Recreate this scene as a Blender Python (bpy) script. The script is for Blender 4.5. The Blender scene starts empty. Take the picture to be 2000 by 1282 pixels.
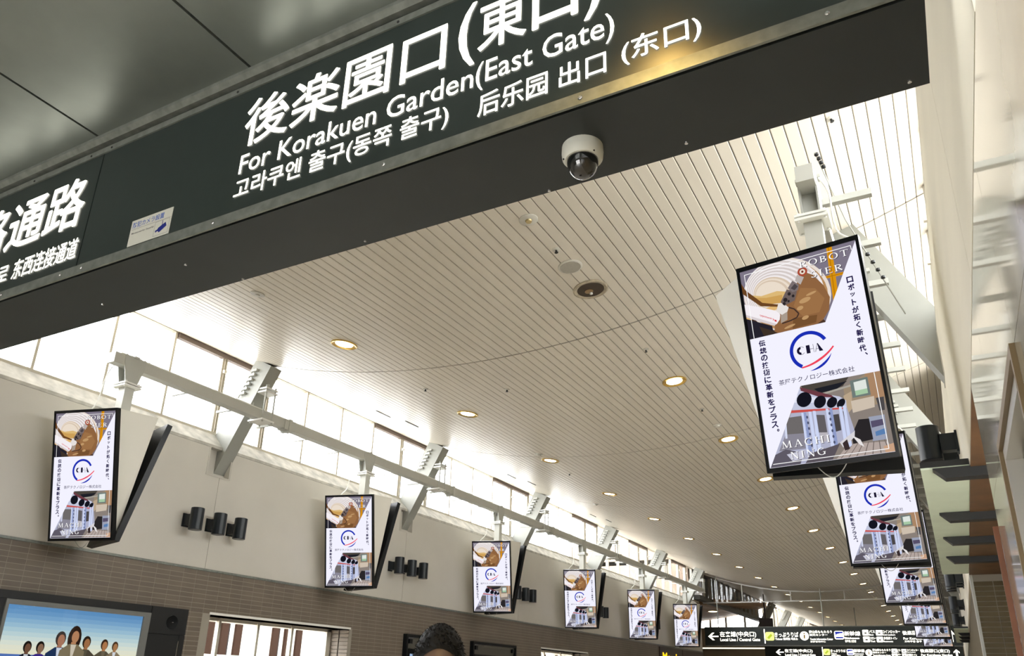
import bpy, math, random
from mathutils import Vector, Matrix, Euler
random.seed(7)
S = bpy.context.scene
COL = S.collection

# ------------------------------------------------------------------ camera, sky, exposure
def setup_view():
    yaw, pitch, roll, F = -0.504403, 0.364859, 0.0268675, 1533.3
    cy, sy, cp, sp = math.cos(yaw), math.sin(yaw), math.cos(pitch), math.sin(pitch)
    fw = Vector((sy*cp, cy*cp, sp)); r = Vector((cy, -sy, 0)); u = r.cross(fw)
    rr = math.cos(roll)*r + math.sin(roll)*u
    uu = -math.sin(roll)*r + math.cos(roll)*u
    cd = bpy.data.cameras.new('camera'); co = bpy.data.objects.new('camera', cd); COL.objects.link(co)
    m = Matrix((rr, uu, -fw)).transposed().to_4x4(); m.translation = Vector((0, 0, 1.6))
    co.matrix_world = m
    cd.sensor_width = 36; cd.sensor_fit = 'HORIZONTAL'; cd.lens = F*36/2000
    cd.shift_y = (750-641)/2000; cd.clip_start = 0.02; cd.clip_end = 400
    S.camera = co
    w = bpy.data.worlds.new('overcast_sky'); S.world = w; w.use_nodes = True
    nt = w.node_tree; nt.nodes.clear()
    out = nt.nodes.new('ShaderNodeOutputWorld'); bg = nt.nodes.new('ShaderNodeBackground')
    tc = nt.nodes.new('ShaderNodeTexCoord'); sx = nt.nodes.new('ShaderNodeSeparateXYZ')
    cr = nt.nodes.new('ShaderNodeValToRGB')
    cr.color_ramp.elements[0].position = 0.48; cr.color_ramp.elements[0].color = (0.42, 0.41, 0.40, 1)
    cr.color_ramp.elements[1].position = 0.54; cr.color_ramp.elements[1].color = (0.96, 0.98, 1.0, 1)
    mp = nt.nodes.new('ShaderNodeMath'); mp.operation = 'MULTIPLY_ADD'; mp.inputs[1].default_value = .5; mp.inputs[2].default_value = .5
    nt.links.new(tc.outputs['Generated'], sx.inputs[0]); nt.links.new(sx.outputs['Z'], mp.inputs[0])
    nt.links.new(mp.outputs[0], cr.inputs[0]); nt.links.new(cr.outputs[0], bg.inputs[0])
    bg.inputs[1].default_value = SKY
    nt.links.new(bg.outputs[0], out.inputs[0])
    S.view_settings.view_transform = 'Standard'; S.view_settings.look = 'None'
    S.view_settings.gamma = 1; S.view_settings.use_curve_mapping = False
    S.view_settings.exposure = 0.0
    c = S.cycles
    c.max_bounces = 10; c.diffuse_bounces = 6; c.glossy_bounces = 4; c.transparent_max_bounces = 12
    c.use_denoising = True; c.sample_clamp_indirect = 6; c.caustics_reflective = False; c.caustics_refractive = False
SKY = 16.5
setup_view()

# ------------------------------------------------------------------ materials
MATS = {}
def lin(c):
    if isinstance(c, str):
        c = [int(c[i:i+2], 16)/255 for i in (0, 2, 4)]
    return tuple(x/12.92 if x <= .04045 else ((x+.055)/1.055)**2.4 for x in c)
def pbr(name, col, rough=.5, metal=0, spec=.5, noise=0, nscale=8, stretch=(1, 1, 1), bump=0, coat=0, rand=0):
    if name in MATS: return MATS[name]
    m = bpy.data.materials.new(name); m.use_nodes = True; nt = m.node_tree; b = nt.nodes['Principled BSDF']
    b.inputs['Base Color'].default_value = (*col, 1); b.inputs['Roughness'].default_value = rough
    b.inputs['Metallic'].default_value = metal; b.inputs['Specular IOR Level'].default_value = spec
    b.inputs['Coat Weight'].default_value = coat
    if noise or bump or rand:
        src = None
        if noise or bump:
            tc = nt.nodes.new('ShaderNodeTexCoord'); mp = nt.nodes.new('ShaderNodeMapping'); mp.inputs['Scale'].default_value = stretch
            ge = nt.nodes.new('ShaderNodeNewGeometry')
            nz = nt.nodes.new('ShaderNodeTexNoise'); nz.inputs['Scale'].default_value = nscale; nz.inputs['Detail'].default_value = 5
            nt.links.new(ge.outputs['Position'], mp.inputs[0]); nt.links.new(mp.outputs[0], nz.inputs['Vector'])
            mr = nt.nodes.new('ShaderNodeMapRange'); mr.inputs['From Min'].default_value = .3; mr.inputs['From Max'].default_value = .7
            mr.inputs['To Min'].default_value = 1-noise; mr.inputs['To Max'].default_value = 1+noise
            nt.links.new(nz.outputs['Fac'], mr.inputs['Value']); src = mr.outputs[0]
        if rand:
            oi = nt.nodes.new('ShaderNodeObjectInfo'); m2 = nt.nodes.new('ShaderNodeMapRange')
            m2.inputs['To Min'].default_value = 1-rand; m2.inputs['To Max'].default_value = 1+rand
            nt.links.new(oi.outputs['Random'], m2.inputs['Value'])
            if src:
                mm = nt.nodes.new('ShaderNodeMath'); mm.operation = 'MULTIPLY'
                nt.links.new(src, mm.inputs[0]); nt.links.new(m2.outputs[0], mm.inputs[1]); src = mm.outputs[0]
            else: src = m2.outputs[0]
        vm = nt.nodes.new('ShaderNodeVectorMath'); vm.operation = 'SCALE'; vm.inputs[0].default_value = col
        nt.links.new(src, vm.inputs['Scale']); nt.links.new(vm.outputs[0], b.inputs['Base Color'])
        if bump:
            bp = nt.nodes.new('ShaderNodeBump'); bp.inputs['Strength'].default_value = bump; bp.inputs['Distance'].default_value = .01
            nt.links.new(nz.outputs['Fac'], bp.inputs['Height']); nt.links.new(bp.outputs[0], b.inputs['Normal'])
    MATS[name] = m; return m
def emat(col, strength=1.0):
    key = ('e', col if isinstance(col, str) else tuple(col), strength)
    if key in MATS: return MATS[key]
    m = bpy.data.materials.new('lit_' + (col if isinstance(col, str) else 'colour')); m.use_nodes = True; nt = m.node_tree; nt.nodes.clear()
    o = nt.nodes.new('ShaderNodeOutputMaterial'); e = nt.nodes.new('ShaderNodeEmission')
    e.inputs[0].default_value = (*lin(col), 1); e.inputs[1].default_value = strength
    nt.links.new(e.outputs[0], o.inputs[0]); MATS[key] = m; return m
def glass(name='clear_glass', tint=(1, 1, 1), refl=.06):
    if name in MATS: return MATS[name]
    m = bpy.data.materials.new(name); m.use_nodes = True; nt = m.node_tree; nt.nodes.clear()
    o = nt.nodes.new('ShaderNodeOutputMaterial'); t = nt.nodes.new('ShaderNodeBsdfTransparent'); g = nt.nodes.new('ShaderNodeBsdfGlossy')
    t.inputs[0].default_value = (*tint, 1); g.inputs['Roughness'].default_value = .02
    mx = nt.nodes.new('ShaderNodeMixShader'); lw = nt.nodes.new('ShaderNodeLayerWeight'); lw.inputs['Blend'].default_value = .5
    pw = nt.nodes.new('ShaderNodeMath'); pw.operation = 'POWER'; pw.inputs[1].default_value = 5
    mu = nt.nodes.new('ShaderNodeMath'); mu.operation = 'MULTIPLY_ADD'; mu.inputs[1].default_value = .45; mu.inputs[2].default_value = .03
    nt.links.new(lw.outputs['Facing'], pw.inputs[0]); nt.links.new(pw.outputs[0], mu.inputs[0]); nt.links.new(mu.outputs[0], mx.inputs[0])
    nt.links.new(t.outputs[0], mx.inputs[1]); nt.links.new(g.outputs[0], mx.inputs[2]); nt.links.new(mx.outputs[0], o.inputs[0])
    MATS[name] = m; return m

M_SLAT = pbr('painted_metal_slat', (.765, .715, .62), .36, spec=.3, noise=.02, nscale=.6)
M_GAP = pbr('slat_gap', (.13, .115, .10), .8)
M_CREAM = pbr('cream_wall_panel', (.565, .54, .485), .6, noise=.05, nscale=.9)
M_CREAM2 = pbr('streaked_cream_panel', (.80, .745, .60), .55, noise=.10, nscale=1.3, stretch=(1, .25, 1))
M_CONC = pbr('weathered_concrete', (.48, .465, .42), .85, noise=.28, nscale=5, bump=.2)
M_TILE = pbr('brown_wall_tile', (.142, .114, .086), .5, noise=.10, nscale=2.2, rand=.09)
M_GROUT = pbr('tile_grout', (.30, .275, .23), .9)
M_BEAM = pbr('charcoal_beam', (.019, .025, .026), .5, noise=.08, nscale=6)
M_SIGN = pbr('black_sign_acrylic', (.026, .036, .034), .3, spec=.5, noise=.05, nscale=20)
M_STRIP = pbr('worn_grey_strip', (.20, .215, .195), .42, metal=.3, noise=.2, nscale=25)
M_PANEL = pbr('dark_ceiling_panel', (.25, .275, .255), .32, metal=.55, noise=.06, nscale=7)
M_STEEL = pbr('grey_painted_steel', (.44, .445, .41), .45, noise=.04, nscale=3)
M_RAIL = pbr('pale_grey_rail', (.47, .47, .43), .45)
M_WHITE = pbr('white_paint', (.78, .78, .74), .45)
M_BODY = pbr('cream_cover', (.80, .775, .69), .5)
M_BLACK = pbr('black_plastic', (.004, .005, .006), .3, spec=.25)
M_BLACKM = pbr('black_metal_light', (.007, .011, .014), .35, spec=.4)
M_DKGREY = pbr('dark_grey_metal', (.022, .023, .023), .45, spec=.3)
M_MULL = pbr('window_frame_grey', (.50, .46, .38), .5)
M_HEAD = pbr('window_head_brown', (.16, .12, .10), .55)
M_FLOOR = pbr('pale_floor_stone', (.72, .675, .60), .35, noise=.06, nscale=1.5)
M_MARBLE = pbr('polished_marble', (.36, .325, .255), .07, spec=.40, noise=.14, nscale=2.2)
M_WOOD = pbr('brown_soffit', (.13, .064, .024), .55, noise=.22, nscale=4)
M_RUST = pbr('rust_wood_trim', (.24, .085, .035), .5, noise=.15, nscale=6)
M_CANOPY = pbr('grey_green_panel', (.70, .80, .63), .5, noise=.05, nscale=3)
M_OLIVE = pbr('olive_tile', (.115, .09, .048), .65, spec=.2, noise=.12, nscale=5)
M_GLASS = glass()
M_BROWNC = pbr('brown_plaster', (.17, .12, .085), .7, noise=.06, nscale=2)
M_DKFILL = pbr('dark_grey_fill', (.13, .135, .13), .6)
M_TEXT = emat('fffaea', 3.2)
M_GOLD = pbr('gold_reflector', (.80, .52, .12), .25, metal=.8)
M_LAMP = emat('ffefc8', 9.0)
M_CHROME = pbr('bright_metal', (.7, .7, .7), .25, metal=1)

# ------------------------------------------------------------------ mesh builder
class MB:
    def __init__(s): s.v, s.f, s.m = [], [], []
    def add(s, vs, fs, mi=0):
        o = len(s.v); s.v += [tuple(p) for p in vs]; s.f += [tuple(i+o for i in f) for f in fs]; s.m += [mi]*len(fs); return s
    def hexa(s, p, mi=0):      # p: bottom 4 (ccw from above), top 4
        return s.add(p, [(3, 2, 1, 0), (4, 5, 6, 7), (0, 1, 5, 4), (1, 2, 6, 5), (2, 3, 7, 6), (3, 0, 4, 7)], mi)
    def box(s, x0, x1, y0, y1, z0, z1, mi=0):
        return s.hexa([(x0, y0, z0), (x1, y0, z0), (x1, y1, z0), (x0, y1, z0), (x0, y0, z1), (x1, y0, z1), (x1, y1, z1), (x0, y1, z1)], mi)
    def cbox(s, c, d, mi=0, M=None):
        hx, hy, hz = d[0]/2, d[1]/2, d[2]/2
        pts = [(-hx, -hy, -hz), (hx, -hy, -hz), (hx, hy, -hz), (-hx, hy, -hz), (-hx, -hy, hz), (hx, -hy, hz), (hx, hy, hz), (-hx, hy, hz)]
        if M is not None: pts = [M @ Vector(p) for p in pts]
        return s.hexa([(p[0]+c[0], p[1]+c[1], p[2]+c[2]) for p in pts], mi)
    def poly(s, pts, mi=0): return s.add(pts, [tuple(range(len(pts)))], mi)
    def prism(s, pts, d, mi=0):
        n = len(pts); d = Vector(d); a = [Vector(p) for p in pts]; b = [p+d for p in a]
        return s.add(a+b, [tuple(range(n))[::-1], tuple(range(n, 2*n))] + [(i, (i+1) % n, n+(i+1) % n, n+i) for i in range(n)], mi)
    def tube(s, path, r, n=8, mi=0, cap=True):
        P = [Vector(p) for p in path]; rings = []
        for i, p in enumerate(P):
            t = (P[min(i+1, len(P)-1)]-P[max(i-1, 0)]).normalized()
            a = t.cross(Vector((0, 0, 1)))
            if a.length < .05: a = t.cross(Vector((1, 0, 0)))
            a.normalize(); b = t.cross(a)
            rad = r[i] if isinstance(r, (list, tuple)) else r
            rings.append([p+a*rad*math.cos(2*math.pi*k/n)+b*rad*math.sin(2*math.pi*k/n) for k in range(n)])
        vs = [q for g in rings for q in g]; fs = []
        for i in range(len(P)-1):
            for k in range(n): fs.append((i*n+k, i*n+(k+1) % n, (i+1)*n+(k+1) % n, (i+1)*n+k))
        if cap: fs += [tuple(range(n))[::-1], tuple(range((len(P)-1)*n, len(P)*n))]
        return s.add(vs, fs, mi)
    def lathe(s, prof, c=(0, 0, 0), n=24, mi=0, M=None):     # prof: [(r, z)], around local z
        vs, fs = [], []
        for r, z in prof:
            for k in range(n):
                p = Vector((r*math.cos(2*math.pi*k/n), r*math.sin(2*math.pi*k/n), z))
                if M is not None: p = M @ p
                vs.append((p[0]+c[0], p[1]+c[1], p[2]+c[2]))
        for i in range(len(prof)-1):
            for k in range(n): fs.append((i*n+k, i*n+(k+1) % n, (i+1)*n+(k+1) % n, (i+1)*n+k))
        if prof[0][0] > 1e-6: fs.append(tuple(range(n))[::-1])
        if prof[-1][0] > 1e-6: fs.append(tuple(range((len(prof)-1)*n, len(prof)*n)))
        return s.add(vs, fs, mi)
    def mesh(s, name, mats, shift=None, smooth=False):
        me = bpy.data.meshes.new(name)
        vs = s.v if shift is None else [(p[0]-shift[0], p[1]-shift[1], p[2]-shift[2]) for p in s.v]
        me.from_pydata(vs, [], s.f)
        for m in (mats if isinstance(mats, (list, tuple)) else [mats]): me.materials.append(m)
        me.polygons.foreach_set('material_index', s.m)
        if smooth:
            me.polygons.foreach_set('use_smooth', [True]*len(me.polygons))
            me.set_sharp_from_angle(angle=math.radians(35))
        me.update(); return me

def obj(name, mb, mats, parent=None, shift=None, smooth=False):
    if shift is None and parent is not None: shift = ROOT.get(parent.name)
    me = mb.mesh(name, mats, shift, smooth) if isinstance(mb, MB) else mb
    o = bpy.data.objects.new(name, me); COL.objects.link(o)
    if parent is not None:
        o.parent = parent
        if parent.name in ROOT: ROOT[o.name] = ROOT[parent.name]
    return o
ROOT = {}      # object name -> world position of its root (children's meshes are stored relative to it)
def thing(name, label, cat, loc=(0, 0, 0), group=None):
    o = bpy.data.objects.new(name, None); COL.objects.link(o); o.location = loc; o.empty_display_size = .1
    o['label'] = label; o['category'] = cat
    if group: o['group'] = group
    ROOT[o.name] = loc; return o
def tag(o, label, cat, group=None):
    o['label'] = label; o['category'] = cat
    if group: o['group'] = group
    return o
def solo(name, mb, mats, label, cat, loc, group=None, smooth=False):
    o = obj(name, mb, mats, shift=loc, smooth=smooth); o.location = loc; ROOT[o.name] = loc
    return tag(o, label, cat, group)
def struct(name, mb, mats, smooth=False):
    o = obj(name, mb, mats, smooth=smooth); o['kind'] = 'structure'; ROOT[o.name] = (0, 0, 0); return o
def dup(root, loc, label=None):
    def cp(o, par):
        c = o.copy(); COL.objects.link(c); c.parent = par
        for ch in o.children: cp(ch, c)
        return c
    r = cp(root, None); r.location = loc
    if label: r['label'] = label
    return r
def inst(src, name, parent, loc=(0, 0, 0), rot=None):     # another child sharing mesh data
    o = bpy.data.objects.new(name, src); COL.objects.link(o); o.parent = parent; o.location = loc
    if rot is not None: o.rotation_euler = rot
    return o
ORD = ['first', 'second', 'third', 'fourth', 'fifth', 'sixth', 'seventh', 'eighth', 'ninth', 'tenth', 'eleventh', 'twelfth', 'thirteenth', 'fourteenth', 'fifteenth', 'sixteenth', 'seventeenth', 'eighteenth']

# ------------------------------------------------------------------ lettering
TXT = {}
def glyphs(s, off=0.0, res=3):
    k = (s, off)
    if k in TXT: return TXT[k]
    c = bpy.data.curves.new('lettering', 'FONT'); c.body = s; c.offset = off; c.resolution_u = res
    o = bpy.data.objects.new('lettering', c); COL.objects.link(o)
    dg = bpy.context.evaluated_depsgraph_get(); dg.update()
    me = bpy.data.meshes.new_from_object(o.evaluated_get(dg))
    vs = [(v.co.x, v.co.y) for v in me.vertices]; fs = [tuple(p.vertices) for p in me.polygons]
    bpy.data.objects.remove(o); bpy.data.curves.remove(c); bpy.data.meshes.remove(me)
    x0, x1 = min(v[0] for v in vs), max(v[0] for v in vs); y0, y1 = min(v[1] for v in vs), max(v[1] for v in vs)
    TXT[k] = ([((x-x0)/(x1-x0), (y-y0)/(y1-y0)) for x, y in vs], fs, (x1-x0)/(y1-y0))
    return TXT[k]
def text(mb, s, box, place, mi=0, off=0.0, bold=0):   # box (a0,a1,b0,b1) in the plane; place(a,b)->3d
    vs, fs, _ = glyphs(s, off); a0, a1, b0, b1 = box
    a0 += bold; a1 -= bold; b0 += bold; b1 -= bold
    sh = [(0, 0)]
    if bold: sh += [(bold*math.cos(k*math.pi/4), bold*math.sin(k*math.pi/4)) for k in range(8)]
    for dx, dz in sh: mb.add([place(a0+x*(a1-a0)+dx, b0+y*(b1-b0)+dz) for x, y in vs], fs, mi)

# ================================================================== SETTING
XL, XR, XC = -10.0, .27, -5.038
P = 5.12                         # bay length of the hall
Y0 = 8.63                        # first seam / strut line
def zc(x): return 5.78+.035*(x-XC)**2
fl = MB().box(-16.3, 3, -8, 72, -.15, 0); struct('floor', fl, M_FLOOR)

# ---- hall ceiling: a sagging vault of painted metal slats
back = MB(); xs = [-10.75+i*(11.6/40) for i in range(41)]
for a, b in zip(xs, xs[1:]):
    back.hexa([(a, 2.0, zc(a)+.04), (b, 2.0, zc(b)+.04), (b, 72, zc(b)+.04), (a, 72, zc(a)+.04),
               (a, 2.0, zc(a)+.3), (b, 2.0, zc(b)+.3), (b, 72, zc(b)+.3), (a, 72, zc(a)+.3)])
CEIL = struct('ceiling', back, M_GAP)
PITCH = .1215
def slat_mesh(L):
    w = PITCH-.007
    m = MB(); m.prism([(-w/2, 0, .012), (-w/2, 0, .004), (-w/2+.006, 0, 0), (w/2-.006, 0, 0), (w/2, 0, .004), (w/2, 0, .012)], (0, L, 0))
    return m.mesh('slat', M_SLAT)
sx = []; x = -10.42
while x < .52:
    sl = .07*(x-XC); sx.append((x, math.atan(sl))); x += PITCH/math.sqrt(1+sl*sl)
seams = [2.05]+[Y0+P*i for i in range(13)]
rest = MB()
for b in range(len(seams)-1):
    L = seams[b+1]-seams[b]-.026
    if b < 3:
        me = slat_mesh(L)
        for x, a in sx: inst(me, 'slat', CEIL, (x, seams[b]+.013, zc(x)), (0, -a, 0))
    else:
        w = PITCH-.007
        for x, a in sx:
            ca, sa = math.cos(a), math.sin(a); q = []
            for u, v in ((-w/2, .012), (-w/2, .003), (-w/2+.006, 0), (w/2-.006, 0), (w/2, .003), (w/2, .012)):
                q.append((x+u*ca-v*sa, seams[b]+.013, zc(x)+u*sa+v*ca))
            rest.prism(q, (0, L, 0))
o = obj('distant_slats', rest, M_SLAT, CEIL); o['kind'] = 'stuff'

# ---- left wall
WIN = [(8.77, 12.08, .95, 2.47), (20.15, 23.3, .95, 2.51)]
def wall_core(x0, x1, ya, yb, z0, z1, holes):
    m = MB(); ys = ya
    for (h0, h1, k0, k1) in holes:
        m.box(x0, x1, ys, h0, z0, z1); m.box(x0, x1, h0, h1, z0, k0); m.box(x0, x1, h0, h1, k1, z1); ys = h1
    m.box(x0, x1, ys, yb, z0, z1); return m
RC = [(Y0+P*i-.37, Y0+P*i+.11) for i in range(-1, 6)]         # recesses the struts run into
m = wall_core(-10.42, -9.9995, 1.95, 36.2, 0, 3.09, WIN); m.box(-10.42, -10.006, 1.95, 36.2, 3.09, 4.55)
yy = 1.95; lining = []
for r0, r1 in RC: lining.append((r0, r1)); m.box(-10.42, -10.006, yy, r0, 4.55, 5.0); m.box(-10.42, -10.13, r0, r1, 4.55, 5.0); yy = r1
m.box(-10.42, -10.006, yy, 36.2, 4.55, 5.0)
WL = struct('wall_left', m, M_GROUT)
for r0, r1 in lining: obj('recess_lining', MB().box(-10.13, -10.12, r0, r1, 4.55, 5.0).box(-10.12, -10.0, r0, r1, 4.551, 4.556), M_CREAM, WL)
for i in range(len(RC)+1):
    a = 1.95 if i == 0 else RC[i-1][1]-.21; b = 36.2 if i == len(RC) else RC[i][1]-.21
    a, b = a+.004, b-.004; q = [(a, 3.13), (b, 3.13)]
    q += [(b, 4.995)] if i == len(RC) else [(b, 4.552), (RC[i][0], 4.552), (RC[i][0], 4.995)]
    q += [(a, 4.995)] if i == 0 else [(RC[i-1][1], 4.995), (RC[i-1][1], 4.552), (a, 4.552)]
    obj('wall_panel', MB().prism([(-10.02, y, z) for y, z in q], (.02, 0, 0)), M_CREAM, WL)
obj('panel_base_trim', MB().box(-10.03, -9.985, 1.95, 36.2, 3.095, 3.126), M_STRIP, WL)
# tiles: stack bond 227 x 60
tl, th = .235, .068
tme = MB().box(-.004, .004, 0, tl-.007, 0, th-.007).mesh('tile', M_TILE)
cells = []
k = 0
while 4.4+k*tl < 36.1:
    y = 4.4+k*tl
    for r in range(45):
        z = 3.095-(r+1)*th
        if any(h0-tl+.02 < y < h1-.01 and k0-th < z < k1 for h0, h1, k0, k1 in WIN): continue
        if 5.0 < y < 8.07 and .65 < z < 2.43: continue
        cells.append((y, z))
    k += 1
cells.sort(key=lambda c: (c[1] < 1.65, c[0]))
rest = MB()
for i, (y, z) in enumerate(cells):
    if i < 300: inst(tme, 'tile', WL, (XL-.002, y, z))
    else: rest.box(-10.006, -9.998, y, y+tl-.007, z, z+th-.007)
o = obj('distant_tiles', rest, M_TILE, WL); o['kind'] = 'stuff'
# concrete sill under the clerestory
s = MB().prism([(-10.42, 1.95, 5.0), (XL, 1.95, 5.0), (XL, 1.95, 5.045), (-10.24, 1.95, 5.29), (-10.42, 1.95, 5.29)], (0, 34.25, 0))
struct('trim_1', s, M_CONC)

# ---- clerestory windows
def clerestory(name, X, side, y0, y1, dark=None, z0=5.29, heads=True, pane_mat=None):
    zt = zc(X)+.03
    fr = MB(); fr.box(X-.05, X+.05, y0, y1, z0, z0+.05); fr.box(X-.05, X+.05, y0, y1, zt-.06, zt)
    W = struct(name, fr, M_MULL)
    ys = []; k = -4
    while 5.42+1.022*k < y1:
        if 5.42+1.022*k > y0: ys.append((5.42+1.022*k, k))
        k += 1
    for y, k in ys:
        t = .055 if k % 5 in (3, 4) else .02
        mm = MB().box(X-.05, X+.05, y-t, y+t, z0+.05, zt-.06)
        if k % 5 in (3, 4):
            mm.box(X+side*.05, X+side*.075, y-t*.4, y-t*.15, z0+.05, zt-.06); mm.box(X+side*.05, X+side*.075, y+t*.2, y+t*.5, z0+.05, zt-.06)
            mm.cbox((X+side*.1, y, z0+.62), (.05, .09, .03)); mm.cbox((X+side*.1, y-.02, z0+1.1), (.05, .05, .05))
        obj('mullion', mm, M_MULL, W)
        if k % 5 == 2 and heads:
            obj('window_head', MB().box(X+side*.0, X+side*.09, y+.03, y+2.0, zt-.15, zt-.045), M_HEAD, W)
    allv = [y0]+[y for y, _ in ys]+[y1]
    for a, b in zip(allv, allv[1:]):
        if b-a < .1: continue
        obj('pane', MB().box(X-.004, X+.004, a+.02, b-.02, z0+.05, zt-.06), pane_mat or M_GLASS, W)
        if dark and dark[0] < a < dark[1]:
            obj('reflection_panel', MB().box(X+side*.01, X+side*.04, a+.03, a+.62, z0+.05, zt-.06), M_DKFILL, W)  # reflection of the hall in glass, built as dark panels
    return W
clerestory('window_1', -10.31, 1, 1.95, 37.0)
clerestory('window_2', .47, -1, 1.95, 14.0, heads=False, pane_mat=glass('dimming_glass', (.86, .86, .85)))  # tint added to dim the daylight through these unseen panes
struct('wall_right_upper', MB().box(.42, .7, 14, 72, 5.0, 7.0), M_CREAM)

# ---- right wall
RW = struct('wall_right', MB().box(.30, .75, 1.85, 72, 3.2, 5.0), M_GROUT)
edges = [1.85, 3.41]+[8.53+P*i for i in range(12)]+[72]
for a, b in zip(edges, edges[1:]):
    obj('wall_panel', MB().box(XR, .31, a+.003, b-.003, 3.2, 4.995), M_CREAM2, RW)
s = MB().prism([(.75, 1.85, 5.0), (XR, 1.85, 5.0), (XR, 1.85, 5.02), (.38, 1.85, 5.29), (.75, 1.85, 5.29)], (0, 70, 0))
struct('trim_2', s, M_CONC)
# marble wall next to the camera, with a slim recessed display window
MW = struct('wall_right_marble', MB().box(.46, .60, -6, 4.74, 0, 3.19), M_GROUT)
hy0, hy1, hz0, hz1 = 2.50, 3.63, .9, 2.555
def slab(y0, y1, z0, z1): obj('marble_slab', MB().box(XR, .46, y0+.0015, y1-.0015, z0+.0015, z1-.0015), M_MARBLE, MW)
for y0, y1 in ((-6, -4.2), (-4.2, -2.4), (-2.4, -.6), (-.6, 1.2), (1.2, hy0), (hy1, 4.75)):
    slab(y0, y1, 0, hz0); slab(y0, y1, hz0, hz1); slab(y0, y1, hz1, 3.19)
slab(hy0, hy1, 0, hz0); slab(hy0, hy1, hz1, 3.19)
W3 = struct('window_3', MB().box(.44, .459, hy0, hy1, hz0, hz1), pbr('ochre_back', (.46, .34, .16), .6, noise=.15, nscale=3))
fb = MB()
for t, d0, d1 in ((.035, .255, .30),):
    fb.box(d0, d1, hy0, hy0+t, hz0, hz1); fb.box(d0, d1, hy1-t, hy1, hz0, hz1)
    fb.box(d0, d1, hy0+t, hy1-t, hz0, hz0+t); fb.box(d0, d1, hy0+t, hy1-t, hz1-t, hz1)
obj('outer_frame', fb, pbr('bronze_frame', (.20, .14, .07), .4, metal=.4), W3)
fb = MB(); t0, t1, d0, d1 = .037, .085, .27, .33
fb.box(d0, d1, hy0+t0, hy0+t1, hz0+t0, hz1-t0); fb.box(d0, d1, hy1-t1, hy1-t0, hz0+t0, hz1-t0)
fb.box(d0, d1, hy0+t1, hy1-t1, hz0+t0, hz0+t1); fb.box(d0, d1, hy0+t1, hy1-t1, hz1-t1, hz1-t0)
obj('inner_frame', fb, pbr('silver_frame', (.55, .54, .50), .3, metal=.6), W3)
obj('pane', MB().box(.34, .345, hy0+.05, hy1-.05, hz0+.05, hz1-.05), M_GLASS, W3)
# recess behind the marble: brown soffit, canopy panels, tiled end wall
struct('trim_3', MB().box(.272, 2.6, 4.76, 12.95, 3.188, 3.199), M_WOOD)
struct('trim_4', MB().box(.243, .269, 4.735, 4.752, 0, 2.42), M_RUST)
struct('wall_recess_back', MB().box(2.5, 2.7, 4.3, 13.2, 0, 3.188), M_WOOD)
TW = struct('wall_recess_end', MB().box(.30, 2.5, 12.96, 13.3, 0, 3.188), M_GROUT)
rt = MB()
for r in range(44):
    for c in range(9):
        rt.box(.305+c*.24, .305+c*.24+.233, 12.952, 12.965, 3.1-(r+1)*.068, 3.1-(r+1)*.068+.061)
o = obj('olive_tiles', rt, M_OLIVE, TW); o['kind'] = 'stuff'
struct('trim_5', MB().box(.27, .305, 12.955, 13.3, 0, 3.188), M_STEEL)
struct('wall_right_lower', MB().box(.30, .6, 13.3, 72, 0, 3.2), M_OLIVE)
def canopy(ys, label, fins):
    c = thing('canopy', label, 'canopy', (.1, ys[0], 3.2))
    obj('canopy_slab', MB().box(-.06, XR-.003, ys[0], ys[-1], 3.215, 3.26), M_DKGREY, c)
    for a, b in zip(ys, ys[1:]):
        obj('soffit_panel', MB().box(-.06, .268, a+.005, b-.005, 3.2, 3.215), M_CANOPY, c)
    for y in fins:
        obj('fin', MB().prism([(.02, y-.11, 3.198), (.62, y-.11, 3.198), (.62, y-.11, 3.118), (.10, y-.11, 3.118)], (0, .13, 0)), M_DKGREY, c)
canopy([6.6, 8.44, 9.81, 11.26, 12.9], 'grey green canopy soffit with dark fins low on the right wall beside the marble', [6.68, 8.44, 9.81, 11.26])
canopy([24.0, 25.6, 27.2, 28.8, 30.4], 'far grey green canopy with dark fins under the distant right hand displays', [25.6, 27.2, 28.8])

# ---- dark entrance passage where the camera stands
PC = struct('ceiling_passage', MB().box(-9, 3, -6, 1.6, 3.70, 3.8), M_DKGREY)
px = [-9.0+.0]+[-2.803-.858*k for k in range(7, 0, -1)]+[-2.803, -1.945, -1.087, -.229, .27]
px = sorted(set(round(v, 3) for v in px))
for a, b in zip(px, px[1:]):
    if b-a < .2: continue
    for ya, yb in ((-6, -3.5), (-3.5, -1), (-1, 1.53)):
        obj('ceiling_panel', MB().box(a+.006, b-.006, ya+.003, yb-.003, 3.66, 3.70), M_PANEL, PC)
struct('wall_back', MB().box(-9, -4.6, -6.2, -6, 0, 7).box(-.5, 3, -6.2, -6, 0, 7).box(-4.6, -.5, -6.2, -6, 2.75, 7), M_CREAM)
struct('wall_passage_left', MB().box(-9.2, -9, -6, 1.5, 0, 3.8), M_CREAM)
struct('wall_front', MB().box(-10.75, .85, 1.9, 2.04, 3.7, 7.2), M_BEAM)
struct('wall_front_left', MB().box(-10.75, -9, 1.5, 2.0, 0, 3.8), M_CREAM)
struct('wall_back_far', MB().box(-14, 4, 71.5, 72, 0, 8), M_BROWNC)

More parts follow.
